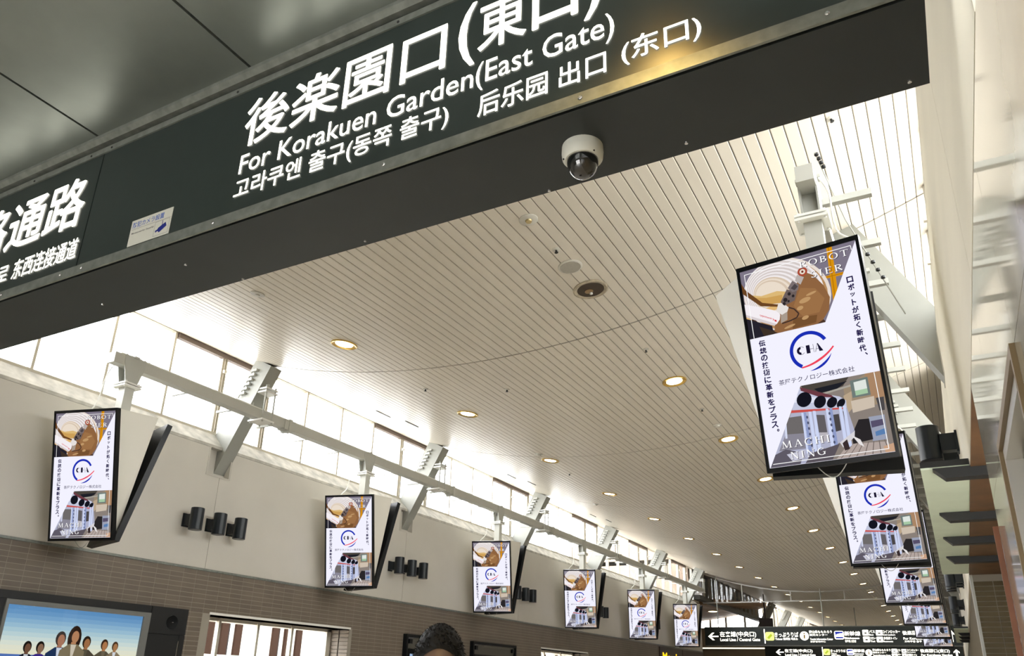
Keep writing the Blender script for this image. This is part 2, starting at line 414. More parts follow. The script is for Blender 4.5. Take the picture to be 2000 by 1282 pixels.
# ================================================================== OVERHEAD SIGN
YF = 1.53
SG = thing('overhead_sign', 'long charcoal overhead sign beam with glowing white Japanese gate lettering', 'sign', (-3.2, YF, 3.02))
obj('beam_casing', MB().box(-8.9, .144, YF+.012, 1.845, 3.02, 3.66), M_BEAM, SG)
JX = -2.781
for a, b in ((-7.2, JX-.003), (JX+.003, .144)):
    pn = obj('sign_panel', MB().box(a, b, YF+.002, YF+.012, 3.052, 3.60), M_SIGN, SG)
def onface(d): return lambda a, b: (a, YF-d, b)
pf = onface(.0005)
for w_, bx_, bd in (('後楽園口', (-1.953, -1.105, 3.325, 3.528), .0024), ('(', (-1.062, -1.000, 3.30, 3.545), .0025), ('東', (-.992, -.829, 3.335, 3.528), .0024),
                    ('口', (-.811, -.667, 3.338, 3.515), .0038), (')', (-.650, -.590, 3.30, 3.545), .0025), ('For Korakuen Garden', (-1.944, -1.001, 3.214, 3.293), .0004), ('(East Gate)', (-.992, -.563, 3.193, 3.297), .0004),
                    ('고라쿠엔 출구(동쪽 출구)', (-1.950, -1.080, 3.100, 3.192), .0008), ('后乐园 出口', (-.981, -.588, 3.098, 3.178), .0008), ('(东口)', (-.545, -.335, 3.098, 3.185), .0008),
                    ('東西連絡通路', (-4.42, -2.83, 3.262, 3.512), .0042), ('동서연결통로', (-3.75, -3.262, 3.104, 3.196), .0009), ('东西连接通道', (-3.226, -2.802, 3.104, 3.200), .0009)):
    lt = MB(); text(lt, w_, bx_, pf, bold=bd); obj('lettering', lt, M_TEXT, SG)
obj('lower_strip', MB().box(-8.9, .144, YF-.006, YF+.002, 3.02, 3.058), M_STRIP, SG)
obj('upper_strip', MB().box(-8.9, .144, YF-.004, YF+.002, 3.585, 3.612), M_STRIP, SG)
obj('ceiling_lip', MB().prism([(-8.9, YF-.03, 3.66), (-8.9, YF-.03, 3.645), (-8.9, YF-.012, 3.632), (-8.9, YF+.01, 3.632), (-8.9, YF+.01, 3.66)], (9.04, 0, 0)), M_STRIP, SG)
Rx = Matrix.Rotation(math.pi/2, 3, 'X')
s1 = MB().lathe([(.0065, 0), (.0065, .002), (.004, .004), (0, .004)], (0, 0, 0), 10, M=Rx).mesh('screw', M_CHROME)
s2 = MB().lathe([(.005, 0), (.005, .002), (0, .003)], (0, 0, 0), 8, M=Rx).mesh('screw', M_DKGREY)
s3 = MB().lathe([(.006, 0), (.005, -.004), (0, -.005)], (0, 0, 0), 10).mesh('bolt', M_CHROME)
for x in (-6, -5.1, -3.25, -2.86, -2.73, -2.02, -1.30, -.66, -.05):
    inst(s1, 'screw', SG, (x+3.2, -.006, .020)); inst(s2, 'screw', SG, (x+3.2, -.004, .577))
for x, y in ((-2.9, 1.74), (-2.31, 1.66), (-1.60, 1.82), (-.46, 1.80), (.10, 1.815), (-.9, 1.835), (-2.2, 1.835)):
    inst(s3, 'bolt', SG, (x+3.2, y-YF, 0))
# security notice sticker
ST = solo('notice_sticker', MB().box(-2.482, -2.258, YF-.0008, YF+.001, 3.067, 3.178), pbr('sticker_white', (.66, .66, .58), .45),
          'white security camera notice sticker with blue lettering on the black sign', 'sticker', (-2.37, YF, 3.067))
st = MB(); ps = onface(.0014)
text(st, '防犯カメラ設置', (-2.472, -2.300, 3.143, 3.168), ps, 0, .012)
obj('heading', st, pbr('blue_print', (.10, .17, .50), .5), ST)
st = MB()
text(st, 'Monitored for Security', (-2.470, -2.347, 3.114, 3.124), ps, 0, .01)
for b in ((-2.475, -2.262, 3.1365, 3.1375), (-2.342, -2.341, 3.074, 3.134), (-2.266, -2.265, 3.074, 3.134), (-2.342, -2.265, 3.074, 3.075), (-2.342, -2.265, 3.133, 3.134)):
    st.poly([ps(b[0], b[2]), ps(b[1], b[2]), ps(b[1], b[3]), ps(b[0], b[3])])
obj('small_print', st, pbr('grey_print', (.12, .12, .12), .5), ST)
st = MB()
for q in (((-2.325, 3.098), (-2.312, 3.084), (-2.276, 3.104), (-2.284, 3.121), (-2.32, 3.106)), ((-2.335, 3.097), (-2.332, 3.088), (-2.320, 3.093), (-2.322, 3.100)), ((-2.303, 3.113), (-2.300, 3.113), (-2.300, 3.132), (-2.303, 3.132))):
    st.poly([ps(*p) for p in q])
obj('camera_icon', st, pbr('navy_print', (.01, .02, .22), .5), ST)
# dome camera under the beam
DC = thing('dome_camera', 'white dome security camera with dark glass bubble under the sign beam', 'camera', (-.727, 1.69, 3.02))
cx, cy_ = -.727, 1.692
obj('housing', MB().lathe([(.058, 3.0199), (.059, 3.000), (.057, 2.982), (.050, 2.974), (.0445, 2.974)], (cx, cy_, 0), 36), pbr('white_plastic', (.78, .80, .74), .4), DC, smooth=True)
obj('dome', MB().lathe([(.0448, 2.975)]+[(.044*math.cos(a), 2.970-.051*math.sin(a)) for a in [i*math.pi/2/9 for i in range(1, 10)]], (cx, cy_, 0), 32),
    pbr('smoked_dome', (.006, .007, .008), .05, spec=.8, coat=1), DC, smooth=True)
obj('screw', MB().lathe([(.003, 0), (.003, -.003), (0, -.003)], (cx-.045, cy_-.028, 2.979), 8), M_DKGREY, DC)
obj('screw', MB().lathe([(.003, 0), (.003, -.003), (0, -.003)], (cx+.045, cy_-.026, 2.979), 8), M_DKGREY, DC)
# warm downlight of the passage, right in front of the sign
def lamp(name, loc, energy, size, col, spread=None):
    l = bpy.data.lights.new(name, 'SPOT'); l.energy = energy; l.color = col; l.shadow_soft_size = size; l.spot_size = spread or 1.6; l.spot_blend = .6
    o = bpy.data.objects.new(name, l); COL.objects.link(o); o.location = loc; return o
PDL = thing('passage_downlight', 'warm round downlight in the dark passage ceiling just before the sign', 'lamp', (-.58, .90, 3.66))
obj('trim_ring', MB().lathe([(.07, 3.6599), (.07, 3.652), (.055, 3.650), (.050, 3.6599)], (-.58, .90, 0), 24), M_GOLD, PDL)
obj('bulb', MB().lathe([(.048, 3.6595), (.048, 3.655), (0, 3.653)], (-.58, .90, 0), 20), emat('ffc860', 60), PDL)
l = lamp('passage_lamp', (-.58, .90, 3.645), 95, .045, (1, .66, .20), 1.9); l.parent = PDL; l.location = (0, 0, -.02)

# ================================================================== DISPLAY UNITS
SW, SH = .875, 1.56            # lit picture
def art(place, lay=.0007):
    """The advert on the screen: flat coloured shapes, u across and v up, 0..1; higher n is nearer the viewer."""
    m = MB(); mats = []; idx = {}
    def mi(c):
        if c not in idx: idx[c] = len(mats); mats.append(emat(c, 1.0))
        return idx[c]
    def pg(pts, c, n): m.poly([place(u, v, n*lay) for u, v in pts], mi(c))
    def ell(cu, cv, ru, rv, c, n, rot=0, k=20):
        pts = []
        for i in range(k):
            a = 2*math.pi*i/k; x, y = ru*SW*math.cos(a), rv*SH*math.sin(a)
            pts.append((cu+(x*math.cos(rot)-y*math.sin(rot))/SW, cv+(x*math.sin(rot)+y*math.cos(rot))/SH))
        pg(pts, c, n)
    def ln(pts, w, c, n):                          # polyline of width w metres
        for (a, b), (d, e) in zip(pts, pts[1:]):
            dx, dy = (d-a)*SW, (e-b)*SH; L = math.hypot(dx, dy) or 1; nx, ny = -dy/L*w/2/SW, dx/L*w/2/SH
            pg([(a+nx, b+ny), (a-nx, b-ny), (d-nx, e-ny), (d+nx, e+ny)], c, n)
    def clip(pts, f):                              # keep f(u,v)>=0
        out = []
        for i, p in enumerate(pts):
            q = pts[(i+1) % len(pts)]; fp, fq = f(*p), f(*q)
            if fp >= 0: out.append(p)
            if fp*fq < 0: t = fp/(fp-fq); out.append((p[0]+t*(q[0]-p[0]), p[1]+t*(q[1]-p[1])))
        return out
    W = 'f3f2ff'
    pg([(0, 0), (1, 0), (1, 1), (0, 1)], W, 0)
    # --- upper photograph: robot arm inside a ribbed copper drum
    d1 = lambda u, v: -((u-.652)*(1-.646)-(v-.646)*(1-.652))       # left of the slanted edge
    cl = lambda pts: clip(clip(clip(clip(pts, lambda u, v: v-.646), d1), lambda u, v: 1-v), lambda u, v: u)
    def cpg(pts, c, n):
        q = cl(pts)
        if len(q) > 2: pg(q, c, n)
    def cell(cu, cv, ru, rv, c, n, rot=0, k=36):
        pts = []
        for i in range(k):
            a = 2*math.pi*i/k; x, y = ru*SW*math.cos(a), rv*SH*math.sin(a)
            pts.append((cu+(x*math.cos(rot)-y*math.sin(rot))/SW, cv+(x*math.sin(rot)+y*math.cos(rot))/SH))
        cpg(pts, c, n)
    cpg([(0, .646), (.66, .646), (1.01, 1.01), (0, 1.01)], '7d7686', 1)
    cpg([(0, .646), (.66, .646), (.55, .74), (0, .78)], '4a3428', 1.5)
    for u0, u1, c in ((.764, .81, 'd9930f'), (.778, .786, 'b87608')): cpg([(u0, 1.01), (u1, 1.01), (u1-.02, .74), (u0-.02, .74)], c, 2 if c[0] == 'd' else 2.3)
    cpg([(.70, .866), (.88, .864), (.88, .850), (.70, .853)], 'd9930f', 2)
    cpg([(.70, .861), (.88, .860), (.88, .857), (.70, .858)], 'a86c08', 2.3)
    cu, cv = .372, .826
    cell(cu, cv, .385, .182, 'e8dcd2', 3, -.55)
    cell(cu-.006, cv-.002, .365, .171, 'b58a5c', 4, -.55)
    for i in range(15):                              # ribs of the drum
        k = i/15; s = .355*(1-k*.64)
        c = ['f1ebec', 'd3c9c6'][i % 2] if i < 11 else ['eadccb', 'd6c3ae'][i % 2]
        cell(cu-.02-.11*k, cv+.012+.004*k, s, s*.468, c, 4.2+i*.12, -.55)
    cpg([(.06, .87), (.16, .85), (.30, .855), (.38, .84), (.33, .79), (.20, .80), (.12, .825)], 'dcb877', 6.2)
    cpg([(.10, .85), (.20, .835), (.34, .83), (.33, .79), (.20, .80), (.12, .825)], 'cda059', 6.3)
    # the brown lower right inside of the drum
    br = [(.545, .918), (.62, .888), (.69, .825), (.724, .76), (.70, .70), (.64, .66), (.585, .646), (.22, .646), (.24, .70), (.30, .77), (.40, .80), (.49, .88)]
    cpg(br, '8f6440', 6.4)
    cpg([(.50, .84), (.62, .82), (.68, .76), (.62, .70), (.48, .70), (.42, .76)], '9c7047', 6.5)
    cpg([(.40, .70), (.60, .69), (.58, .655), (.38, .65)], '75502f', 6.5)
    for a in ((.52, .775, .05, .012), (.47, .742, .028, .010), (.50, .69, .03, .009), (.58, .80, .045, .006), (.36, .665, .05, .006)): ell(*a, 'bf9768', 6.6, .2)
    cpg([(0, .775), (.30, .79), (.28, .765), (0, .74)], 'e0b676', 6.6)
    cpg([(0, .94), (.03, .90), (.16, .815), (.30, .785), (.29, .775), (.14, .80), (0, .885)], '6b4523', 6.7)
    cpg([(0, .753), (.212, .688), (.218, .646), (0, .646)], '25232d', 6.7)
    cpg([(.10, .70), (.22, .66), (.25, .647), (.13, .646)], '3d3128', 6.8)
    # robot
    pg([(0, .829), (.14, .795), (.285, .752), (.296, .733), (.285, .71), (.255, .692), (.23, .687), (.10, .727), (0, .762)], 'f4eef2', 7)
    pg([(0, .775), (.23, .70), (.255, .692), (.23, .687), (.10, .727), (0, .762)], 'd8cfd2', 7.2)
    pg([(.268, .755), (.296, .792), (.34, .785), (.377, .759), (.36, .74), (.31, .73)], 'e6e0dc', 7.3)
    pg([(.30, .73), (.36, .74), (.35, .70), (.29, .69)], 'a99a8c', 7.3)
    ln([(.377, .759), (.42, .745), (.452, .717), (.43, .70), (.374, .692), (.30, .688)], .010, '40302a', 7.5)
    pg([(.316, .795), (.385, .850), (.468, .828), (.437, .786), (.345, .772)], '6d5f5c', 7.5)
    for u, v, r in ((.36, .80, .018), (.40, .825, .014), (.43, .81, .012), (.385, .79, .010), (.345, .783, .013)): ell(u, v, r, r*.6, '2c2628', 7.7)
    pg([(.396, .855), (.445, .886), (.493, .858), (.478, .832), (.43, .828)], '7a6f70', 7.8)
    pg([(.42, .850), (.46, .868), (.482, .850), (.45, .836)], '4c4548', 7.9)
    pg([(.466, .882), (.491, .909), (.545, .888), (.507, .856)], 'b9b0ac', 8)
    ell(.54, .917, .042, .022, 'a94a35', 8.1); ell(.54, .917, .024, .013, 'e7dccc', 8.2); ell(.54, .917, .010, .006, '7a3527', 8.3)
    vs, fs, _ = glyphs('Kawasaki', .01)
    m.add([place(.235-x*.115+y*.006, .716+x*.037-y*-.0+.0-(y-.5)*.013, 8.4*lay) for x, y in vs], fs, mi('d8333a'))
    pg([(.243, .716), (.258, .711), (.256, .702), (.241, .707)], 'd8333a', 8.4)
    # --- lower photograph: machining of an aircraft frame
    d2 = lambda u, v: (u-.005)*(.37)-(v-.0)*(.366-.005)
    c2 = lambda pts: clip(clip(clip(clip(clip(pts, d2), lambda u, v: .368-v), lambda u, v: v-.002), lambda u, v: 1-u), lambda u, v: u)
    def bpg(pts, c, n):
        q = c2(pts)
        if len(q) > 2: pg(q, c, n)
    bpg([(0, 0), (1, 0), (1, .37), (0, .37)], '8a8079', 1)
    bpg([(.37, .37), (.76, .37), (.70, .33), (.52, .31), (.38, .335)], '4b453f', 2)
    bpg([(.47, .342), (.74, .350), (.65, .322), (.51, .318)], '1f2028', 2.2)
    bpg([(.52, .315), (.76, .33), (.76, .322), (.54, .307)], 'a9a49a', 2.3)
    bpg([(.70, .32), (.90, .37), (1, .37), (1, .22), (.70, .22)], '9c8a74', 1.6)
    bpg([(.88, .37), (1, .37), (1, .25), (.90, .25)], 'a98566', 1.8)
    bpg([(.759, .348), (.897, .352), (.898, .268), (.758, .268)], '6f7c78', 2.4); bpg([(.785, .338), (.88, .342), (.88, .30), (.785, .298)], 'dfe6e0', 2.6); bpg([(.785, .298), (.88, .30), (.88, .278), (.785, .276)], 'a5c8a4', 2.6)
    bpg([(.74, .255), (.92, .26), (.91, .21), (.74, .20)], 'cdbfae', 2.4); bpg([(.93, .25), (.99, .25), (.98, .19), (.94, .19)], '4d4a4c', 2.5)
    bpg([(.69, .285), (.76, .30), (.74, .22), (.70, .20)], 'b9a489', 2.3)
    bpg([(.85, .17), (.97, .17), (.96, .06), (.85, .06)], '9aa0b4', 2.4); bpg([(.86, .15), (.96, .152), (.95, .125), (.86, .12)], '57506a', 2.6); bpg([(.88, .10), (.96, .11), (.96, .085), (.88, .08)], '5a7fb0', 2.6)
    bpg([(.55, 0), (1, 0), (.955, .05), (.66, .062)], 'b3a59f', 2.4)
    for k in range(7): bpg([(.58+k*.062, 0), (.587+k*.062, 0), (.70+k*.04, .06), (.694+k*.04, .06)], '6f6560', 2.6)
    bpg([(.92, .03), (1, .04), (1, 0), (.93, 0)], 'c9a183', 2.7)
    bpg([(.773, .166), (.852, .163), (.855, .068), (.70, .06), (.70, .10)], '2a2729', 3)
    # body of the fuselage section
    bpg([(.0, .0), (.30, .0), (.60, .075), (.73, .115), (.70, .235), (.26, .255)], 'b0b2c9', 3)
    bpg([(.26, .255), (.70, .228), (.705, .262), (.66, .285), (.60, .298), (.38, .352), (.33, .36)], 'c3c7dd', 3.2)
    bpg([(.30, .33), (.66, .268), (.66, .255), (.28, .295)], 'dfe2f2', 3.3)
    bpg([(.36, .362), (.60, .298), (.62, .284), (.50, .30), (.36, .345)], '6c3b44', 3.35)
    for a in ((.376, .300, .060, .037), (.500, .276, .046, .031), (.594, .264, .038, .027), (.662, .253, .028, .024)): ell(*a, '14151f', 3.6, -.75)
    bpg([(.255, .260), (.69, .231), (.69, .224), (.25, .247)], 'c9524c', 3.7)
    for q, c in (([(.205, .228), (.332, .226), (.338, .142), (.178, .150)], '6e6a6a'), ([(.453, .219), (.518, .212), (.517, .130), (.45, .135)], '625e62'), ([(.583, .206), (.631, .206), (.629, .130), (.575, .126)], '4a4648'), ([(.665, .215), (.69, .212), (.69, .15), (.668, .14)], '57504e')): bpg(q, c, 3.6)
    bpg([(.178, .150), (.338, .142), (.33, .07), (.10, .075)], '8a8794', 3.5); bpg([(.46, .135), (.52, .13), (.50, .09), (.44, .085)], 'b9b4ba', 3.6)
    for u in (.335, .352, .395, .430, .535, .565, .640, .672): bpg([(u, .240), (u+.022, .238), (u+.018, .055), (u-.010, .045)], 'cdd6f4' if u not in (.352, .565) else '8f9cc8', 3.8)
    for u in (.20, .45, .58): bpg([(u-.012, .235), (u+.004, .235), (u-.012, .13), (u-.03, .13)], 'd5daf0', 3.75)
    for u in (.374, .556):
        for k in range(6): ell(u+.003, .215-k*.027, .008, .007, '4f5570', 4)
    bpg([(.60, .075), (.73, .118), (.72, .09), (.62, .05)], 'd6d3d8', 3.9); bpg([(.70, .10), (.76, .075), (.78, .04), (.745, .055)], 'e6e2e2', 4)
    bpg([(.62, .07), (.66, .085), (.67, .04), (.63, .035)], '3a2f30', 4)
    bpg([(.0, .0), (.26, .0), (.30, .05), (.16, .08), (.06, .06)], '5f5a66', 4); bpg([(.16, .055), (.32, .065), (.30, .025), (.20, .02)], 'c9c9da', 4.1); bpg([(.36, .045), (.60, .07), (.52, .0), (.30, .0)], '5b545c', 3.9)
    # --- thin white frame lines
    F1 = 'ffffff'
    ln([(.040, .979), (.955, .979)], .005, F1, 9); ln([(.955, .979), (.957, .958)], .005, F1, 9); ln([(.040, .979), (.040, .646)], .005, F1, 9)
    ln([(.034, .017), (.957, .017)], .005, F1, 9); ln([(.957, .017), (.953, .366)], .005, F1, 9)
    # --- words in serif capitals, drawn as strokes
    def serif(s, u0, u1, v0, v1, c, n):
        def ring(cx, cy, rx, ry, a0, a1, t1, t2, k=18):
            pts, w = [], []
            for i in range(k+1):
                a = math.radians(a0+(a1-a0)*i/k); pts.append((cx+rx*math.cos(a), cy+ry*math.sin(a))); w.append(t2+(t1-t2)*abs(math.cos(a)))
            return ('s', pts, w)
        T, H = .13, .05
        st = lambda x, t=T: ('s', [(x, 0), (x, 1)], [t, t])
        sf = lambda x, y, w=.16: ('s', [(x-w, y), (x+w, y)], [H, H])
        L = {'R': (.75, [st(.17), sf(.17, .02), sf(.17, .98), ring(.22, .74, .40, .23, 90, -90, .12, H), ('s', [(.34, .50), (.72, .02)], [.12, .14])]),
             'O': (.95, [ring(.475, .5, .39, .47, 0, 360, .14, H, 28)]),
             'B': (.75, [st(.17), sf(.17, .02), sf(.17, .98), ring(.22, .75, .34, .22, 90, -90, .12, H), ring(.22, .27, .43, .25, 90, -90, .13, H)]),
             'T': (.82, [st(.41), sf(.41, .02), ('s', [(.04, .97), (.78, .97)], [.06, .06]), ('s', [(.05, .97), (.03, .78)], [.05, .03]), ('s', [(.77, .97), (.79, .78)], [.05, .03])]),
             'S': (.62, [ring(.31, .75, .20, .22, 20, 245, .08, .07), ring(.31, .26, .23, .23, 95, -160, .12, .07), ('s', [(.21, .57), (.42, .45)], [.12, .13])]),
             'I': (.38, [st(.19), sf(.19, .02), sf(.19, .98)]),
             'E': (.70, [st(.17), ('s', [(.04, .98), (.62, .98)], [H, H]), ('s', [(.04, .02), (.66, .02)], [H, H]), ('s', [(.2, .52), (.5, .52)], [H, H]), ('s', [(.62, 1), (.62, .82)], [H, .02]), ('s', [(.66, 0), (.67, .2)], [H, .02]), ('s', [(.5, .42), (.5, .62)], [H, H])]),
             'M': (1.1, [('s', [(.16, 0), (.2, 1)], [H, H]), ('s', [(.2, 1), (.54, .05)], [.14, .12]), ('s', [(.54, .05), (.88, 1)], [H, H]), ('s', [(.88, 1), (.93, 0)], [.14, .14]), sf(.16, .02), sf(.93, .02)]),
             'A': (.85, [('s', [(.12, 0), (.43, 1)], [H, H]), ('s', [(.42, 1), (.74, 0)], [.14, .14]), ('s', [(.22, .34), (.6, .34)], [H, H]), sf(.12, .02, .12), sf(.74, .02, .13)]),
             'C': (.82, [ring(.46, .5, .37, .47, 48, 315, .14, .06, 24), ('s', [(.72, .98), (.72, .72)], [.03, .05])]),
             'H': (.95, [st(.19), st(.76), sf(.19, .02), sf(.19, .98), sf(.76, .02), sf(.76, .98), ('s', [(.19, .52), (.76, .52)], [H, H])]),
             'N': (.95, [('s', [(.17, 0), (.17, 1)], [H, H]), ('s', [(.17, 1), (.78, 0)], [.14, .14]), ('s', [(.78, 0), (.78, 1)], [H, H]), sf(.17, .02, .12), sf(.17, .98, .12), sf(.78, .98, .12)]),
             'G': (.92, [ring(.47, .5, .38, .47, 48, 330, .14, .06, 24), ('s', [(.78, .42), (.78, .08)], [.13, .13]), sf(.76, .44)])}
        gap = .22; tot = sum(L[ch][0]+gap for ch in s)-gap; x = 0
        for ch in s:
            for _, pts, w in L[ch][1]:
                for (a, b), (d, e), wa, wb in zip(pts, pts[1:], w, w[1:]):
                    dx, dy = d-a, e-b; l = math.hypot(dx, dy) or 1; nx, ny = -dy/l/2, dx/l/2
                    g = lambda X, Yv: (u0+(x+X)/tot*(u1-u0), v0+Yv*(v1-v0))
                    pg([g(a+nx*wa, b+ny*wa), g(a-nx*wa, b-ny*wa), g(d-nx*wb, e-ny*wb), g(d+nx*wb, e+ny*wb)], c, n)
            x += L[ch][0]+gap
    for (s, b) in (('ROBOT', (.523, .930, .937, .967)), ('SIER', (.600, .862, .874, .905)), ('MACHI', (.131, .530, .085, .118)), ('NING', (.190, .481, .030, .063))):
        serif(s, b[0]+.006, b[1]+.006, b[2]-.003, b[3]-.003, '4a4450', 9.2); serif(s, *b, 'ffffff', 9.8)
    # --- ring emblem
    def arc(cx, cy, r, w, a0, a1, c, n, k=30, tw=None):
        for i in range(k):
            a, b = math.radians(a0+(a1-a0)*i/k), math.radians(a0+(a1-a0)*(i+1)/k)
            wa = w if tw is None else w*tw(i/k); wb = w if tw is None else w*tw((i+1)/k)
            f = lambda ang, rad: (cx+rad*math.cos(ang)/SW, cy+rad*math.sin(ang)/SH)
            pg([f(a, r-wa), f(a, r), f(b, r), f(b, r-wb)], c, n)
    ec, ev, er = .487, .530, .145
    arc(ec, ev, er, .026, 25, 238, '1b2fb4', 2)
    arc(.388, .6745, .352, .017, -88, -42, 'f0445a', 2, tw=lambda t: 1-.35*abs(t-.5)*2)
    arc(ec, ev+.002, .160, .018, -96, -22, '1b2fb4', 2, tw=lambda t: .08+.92*math.sin(math.pi*t))
    K = '1a1630'
    arc(.418, ev+.005, .031, .018, 90, 270, K, 3, 12); arc(.418, ev+.005, .031, .003, 40, 90, K, 3, 4); arc(.418, ev+.005, .031, .003, 270, 320, K, 3, 4)
    def bx(u0, u1, v0, v1, c=K): pg([(u0, v0), (u1, v0), (u1, v1), (u0, v1)], c, 3)
    bx(.462, .493, ev-.015, ev+.025); bx(.493, .523, ev+.003, ev+.005); bx(.521, .524, ev-.015, ev+.025)
    pg([(.556, ev+.025), (.562, ev+.025), (.598, ev-.015), (.566, ev-.015)], K, 3)
    pg([(.556, ev+.025), (.559, ev+.025), (.536, ev-.015), (.532, ev-.015)], K, 3); bx(.540, .575, ev-.002, ev+.000)
    # --- Japanese lines
    NV = '20184a'
    def jp(s, u0, u1, v0, v1, off=.012, c=NV):
        vs, fs, _ = glyphs(s, off)
        for du, dv_ in (((0, 0),) if len(s) > 1 else ((-.0016, 0), (.0016, 0), (0, .0008), (0, -.0008))):
            m.add([place(u0+x*(u1-u0)+du, v0+y*(v1-v0)+dv_, 3*lay) for x, y in vs], fs, mi(c))
    jp('茶屋テクノロジー株式会社', .190, .813, .388, .414, .004)
    def column(s, uc, v0, v1, hw, hv):
        n = len(s); dv = (v0-v1)/n
        for i, ch in enumerate(s):
            vc = v0-dv*(i+.5); a, b = hw, hv
            if ch in 'ッ': a, b = hw*.7, hv*.6
            if ch in '、。': jp(ch, uc+.012, uc+.03, vc+.002, vc+.014); continue
            if ch in 'くト': a = hw*.62
            jp(ch, uc-a, uc+a, vc-b, vc+b)
    column('ロボットが拓く新時代、', .902, .838, .432, .025, .0145)
    column('伝統の技術に革新をプラス。', .100, .632, .150, .028, .0150)
    return m, mats

def display_unit(sgn, yaw, tilt, fy, fz, ym, post_x, rail_z):
    """Back to back pair of upright screens under a rail. Local frame: x across the hall, y along it, z above 3.0."""
    M_BZ = M_BLACK
    root = thing('twin_display', 'x', 'display', (0, 0, 0), 'twin displays hanging from the rails')
    c, s = math.cos(yaw), math.sin(yaw)
    rx = Vector((c, s*1, 0)); n = Vector((s, -c, 0)); up = Vector((0, 0, 1))*math.cos(tilt)+n*math.sin(tilt); nn = rx.cross(up)
    ctr = Vector((0, fy-ym, fz-3.0))
    w, h, d = .921, 1.63, .07
    bez = MB(); pts = []; RS = .10 if sgn < 0 else .0
    f = lambda a, b, k: ctr+rx*a+up*b+nn*k
    hw, hh, bw = w/2, h/2, (w-SW)/2; bh = (h-SH)/2
    bez.hexa([f(-hw, -hh, -.012), f(hw, -hh, -.012), f(hw, -hh, -d), f(-hw, -hh, -d), f(-hw, hh, -.012), f(hw, hh, -.012), f(hw, hh, -d), f(-hw, hh, -d)])
    for a0, a1, b0, b1 in ((-hw, -hw+bw, -hh, hh), (hw-bw, hw, -hh, hh), (-hw+bw, hw-bw, -hh, -hh+bh), (-hw+bw, hw-bw, hh-bh, hh)):
        bez.hexa([f(a0, b0, 0), f(a1, b0, 0), f(a1, b0, -.012), f(a0, b0, -.012), f(a0, b1, 0), f(a1, b1, 0), f(a1, b1, -.012), f(a0, b1, -.012)])
    pic, mats = art(lambda u, v, k: f((u-.5)*SW, (v-.5)*SH, -.0115+k))
    mir = lambda mb: mirror(mb)
    def mirror(mb):
        r = MB(); r.v = [(p[0], -p[1]-RS, p[2]) for p in mb.v]; r.f = [tuple(reversed(q)) for q in mb.f]; r.m = list(mb.m); return r
    bz = obj('monitor', bez, M_BZ, root); obj('screen_picture', pic, mats, bz)
    # rear screen shows the same advert; u is flipped so that it reads correctly from behind
    f2 = lambda a, b, k: Vector((f(-a, b, k)[0], -f(-a, b, k)[1]-RS, f(-a, b, k)[2]))
    bz2 = obj('monitor', mirror(bez), M_BZ, root)
    p2 = MB(); p2.f = pic.f; p2.m = pic.m
    inv = []
    for p in pic.v:
        q = Vector(p)-ctr; a, b, k = q.dot(rx), q.dot(up), q.dot(nn); inv.append(tuple(f2(a, b, k)))
    p2.v = inv
    obj('screen_picture', p2, mats, bz2)
    # cream cover filling the wedge
    hb = hh+.005
    q = [f(-hw+.05, -hh+.02, -d-.012), f(hw-.06, -hh+.02, -d-.012), f(-hw+.05, hb, -d-.02), f(hw-.06, hb, -d-.02)]
    fix = lambda p: Vector((p[0], min(p[1], -.012), p[2]))
    q = [fix(p) for p in q]; mq = [Vector((p[0], -p[1]-.08, p[2])) for p in q]
    mq = [Vector((p[0], max(p[1], .0), p[2])) for p in mq]
    if sgn > 0: mq[2] = Vector((-.79, .19, 1.83)); mq[0] = Vector((-.42, .03, .07))
    else: mq[3] = Vector((.44, .17, 1.76))
    q[0] = q[0]+up*.22; q[1] = q[1]+up*.10; mq[0] = mq[0]+Vector((0, 0, .24)); mq[1] = mq[1]+Vector((0, 0, .10))
    cov = MB().hexa([q[0], q[1], mq[1], mq[0], q[2], q[3], mq[3], mq[2]])
    obj('cover', cov, M_BODY, root)
    zt = max(p[2] for p in q)
    # side brackets between screen and cover
    for e in (-1, 1):
        br = MB()
        a = f(e*(hw-.10), .30, -d); b = f(e*(hw-.10), -.10, -d)
        br.cbox((a+b)/2+Vector((0, .03, 0)), (.035, .05, .42)); o = obj('side_bracket', br, M_DKGREY, root)
    # post, flange plates and gusset up to the rail
    zr = rail_z-3.0
    pm = MB().box(post_x-.07, post_x+.07, -.07, .07, zt-.05, 2.20); obj('post', pm, M_RAIL, root)
    pm = MB().box(post_x-.13, post_x+.13, -.13, .13, 2.20, 2.222).box(post_x-.13, post_x+.13, -.13, .13, 2.235, 2.257)
    for a in (-.1, .1):
        for b in (-.1, .1): pm.lathe([(.016, 2.185), (.016, 2.275), (0, 2.28)], (post_x+a, b, 0), 6)
    obj('flange', pm, M_WHITE, root)
    pm = MB()
    for xx in (-.075, .06):
        pm.prism([(post_x+xx, -.16, zr-.02), (post_x+xx, -.09, 2.257), (post_x+xx, .09, 2.257), (post_x+xx, .16, zr-.02), (post_x+xx, .16, zr+.09), (post_x+xx, -.16, zr+.09)], (.015, 0, 0))
    pm.box(post_x-.06, post_x+.06, -.05, .05, 2.257, zr-.07)
    pm.box(post_x-.10, post_x+.10, -.04, .04, zr+.075, zr+.10)
    obj('gusset', pm, M_STEEL, root)
    # signal cable from the rail to the screen, and a slack loop under the front screen
    cb = [(post_x-.10, -.18, zr-.03), (post_x-.16, -.22, zr-.22), (post_x-.18, -.26, zt+.22), (post_x-.30, -.30, zt+.06), (post_x-.34, -.36, zt-.16)]
    cb = [(post_x+(p[0]-post_x)*(1 if sgn < 0 else -1), p[1], p[2]) for p in cb]
    obj('cable', MB().tube(smooth_path(cb), .008, 6), M_WHITE, root)
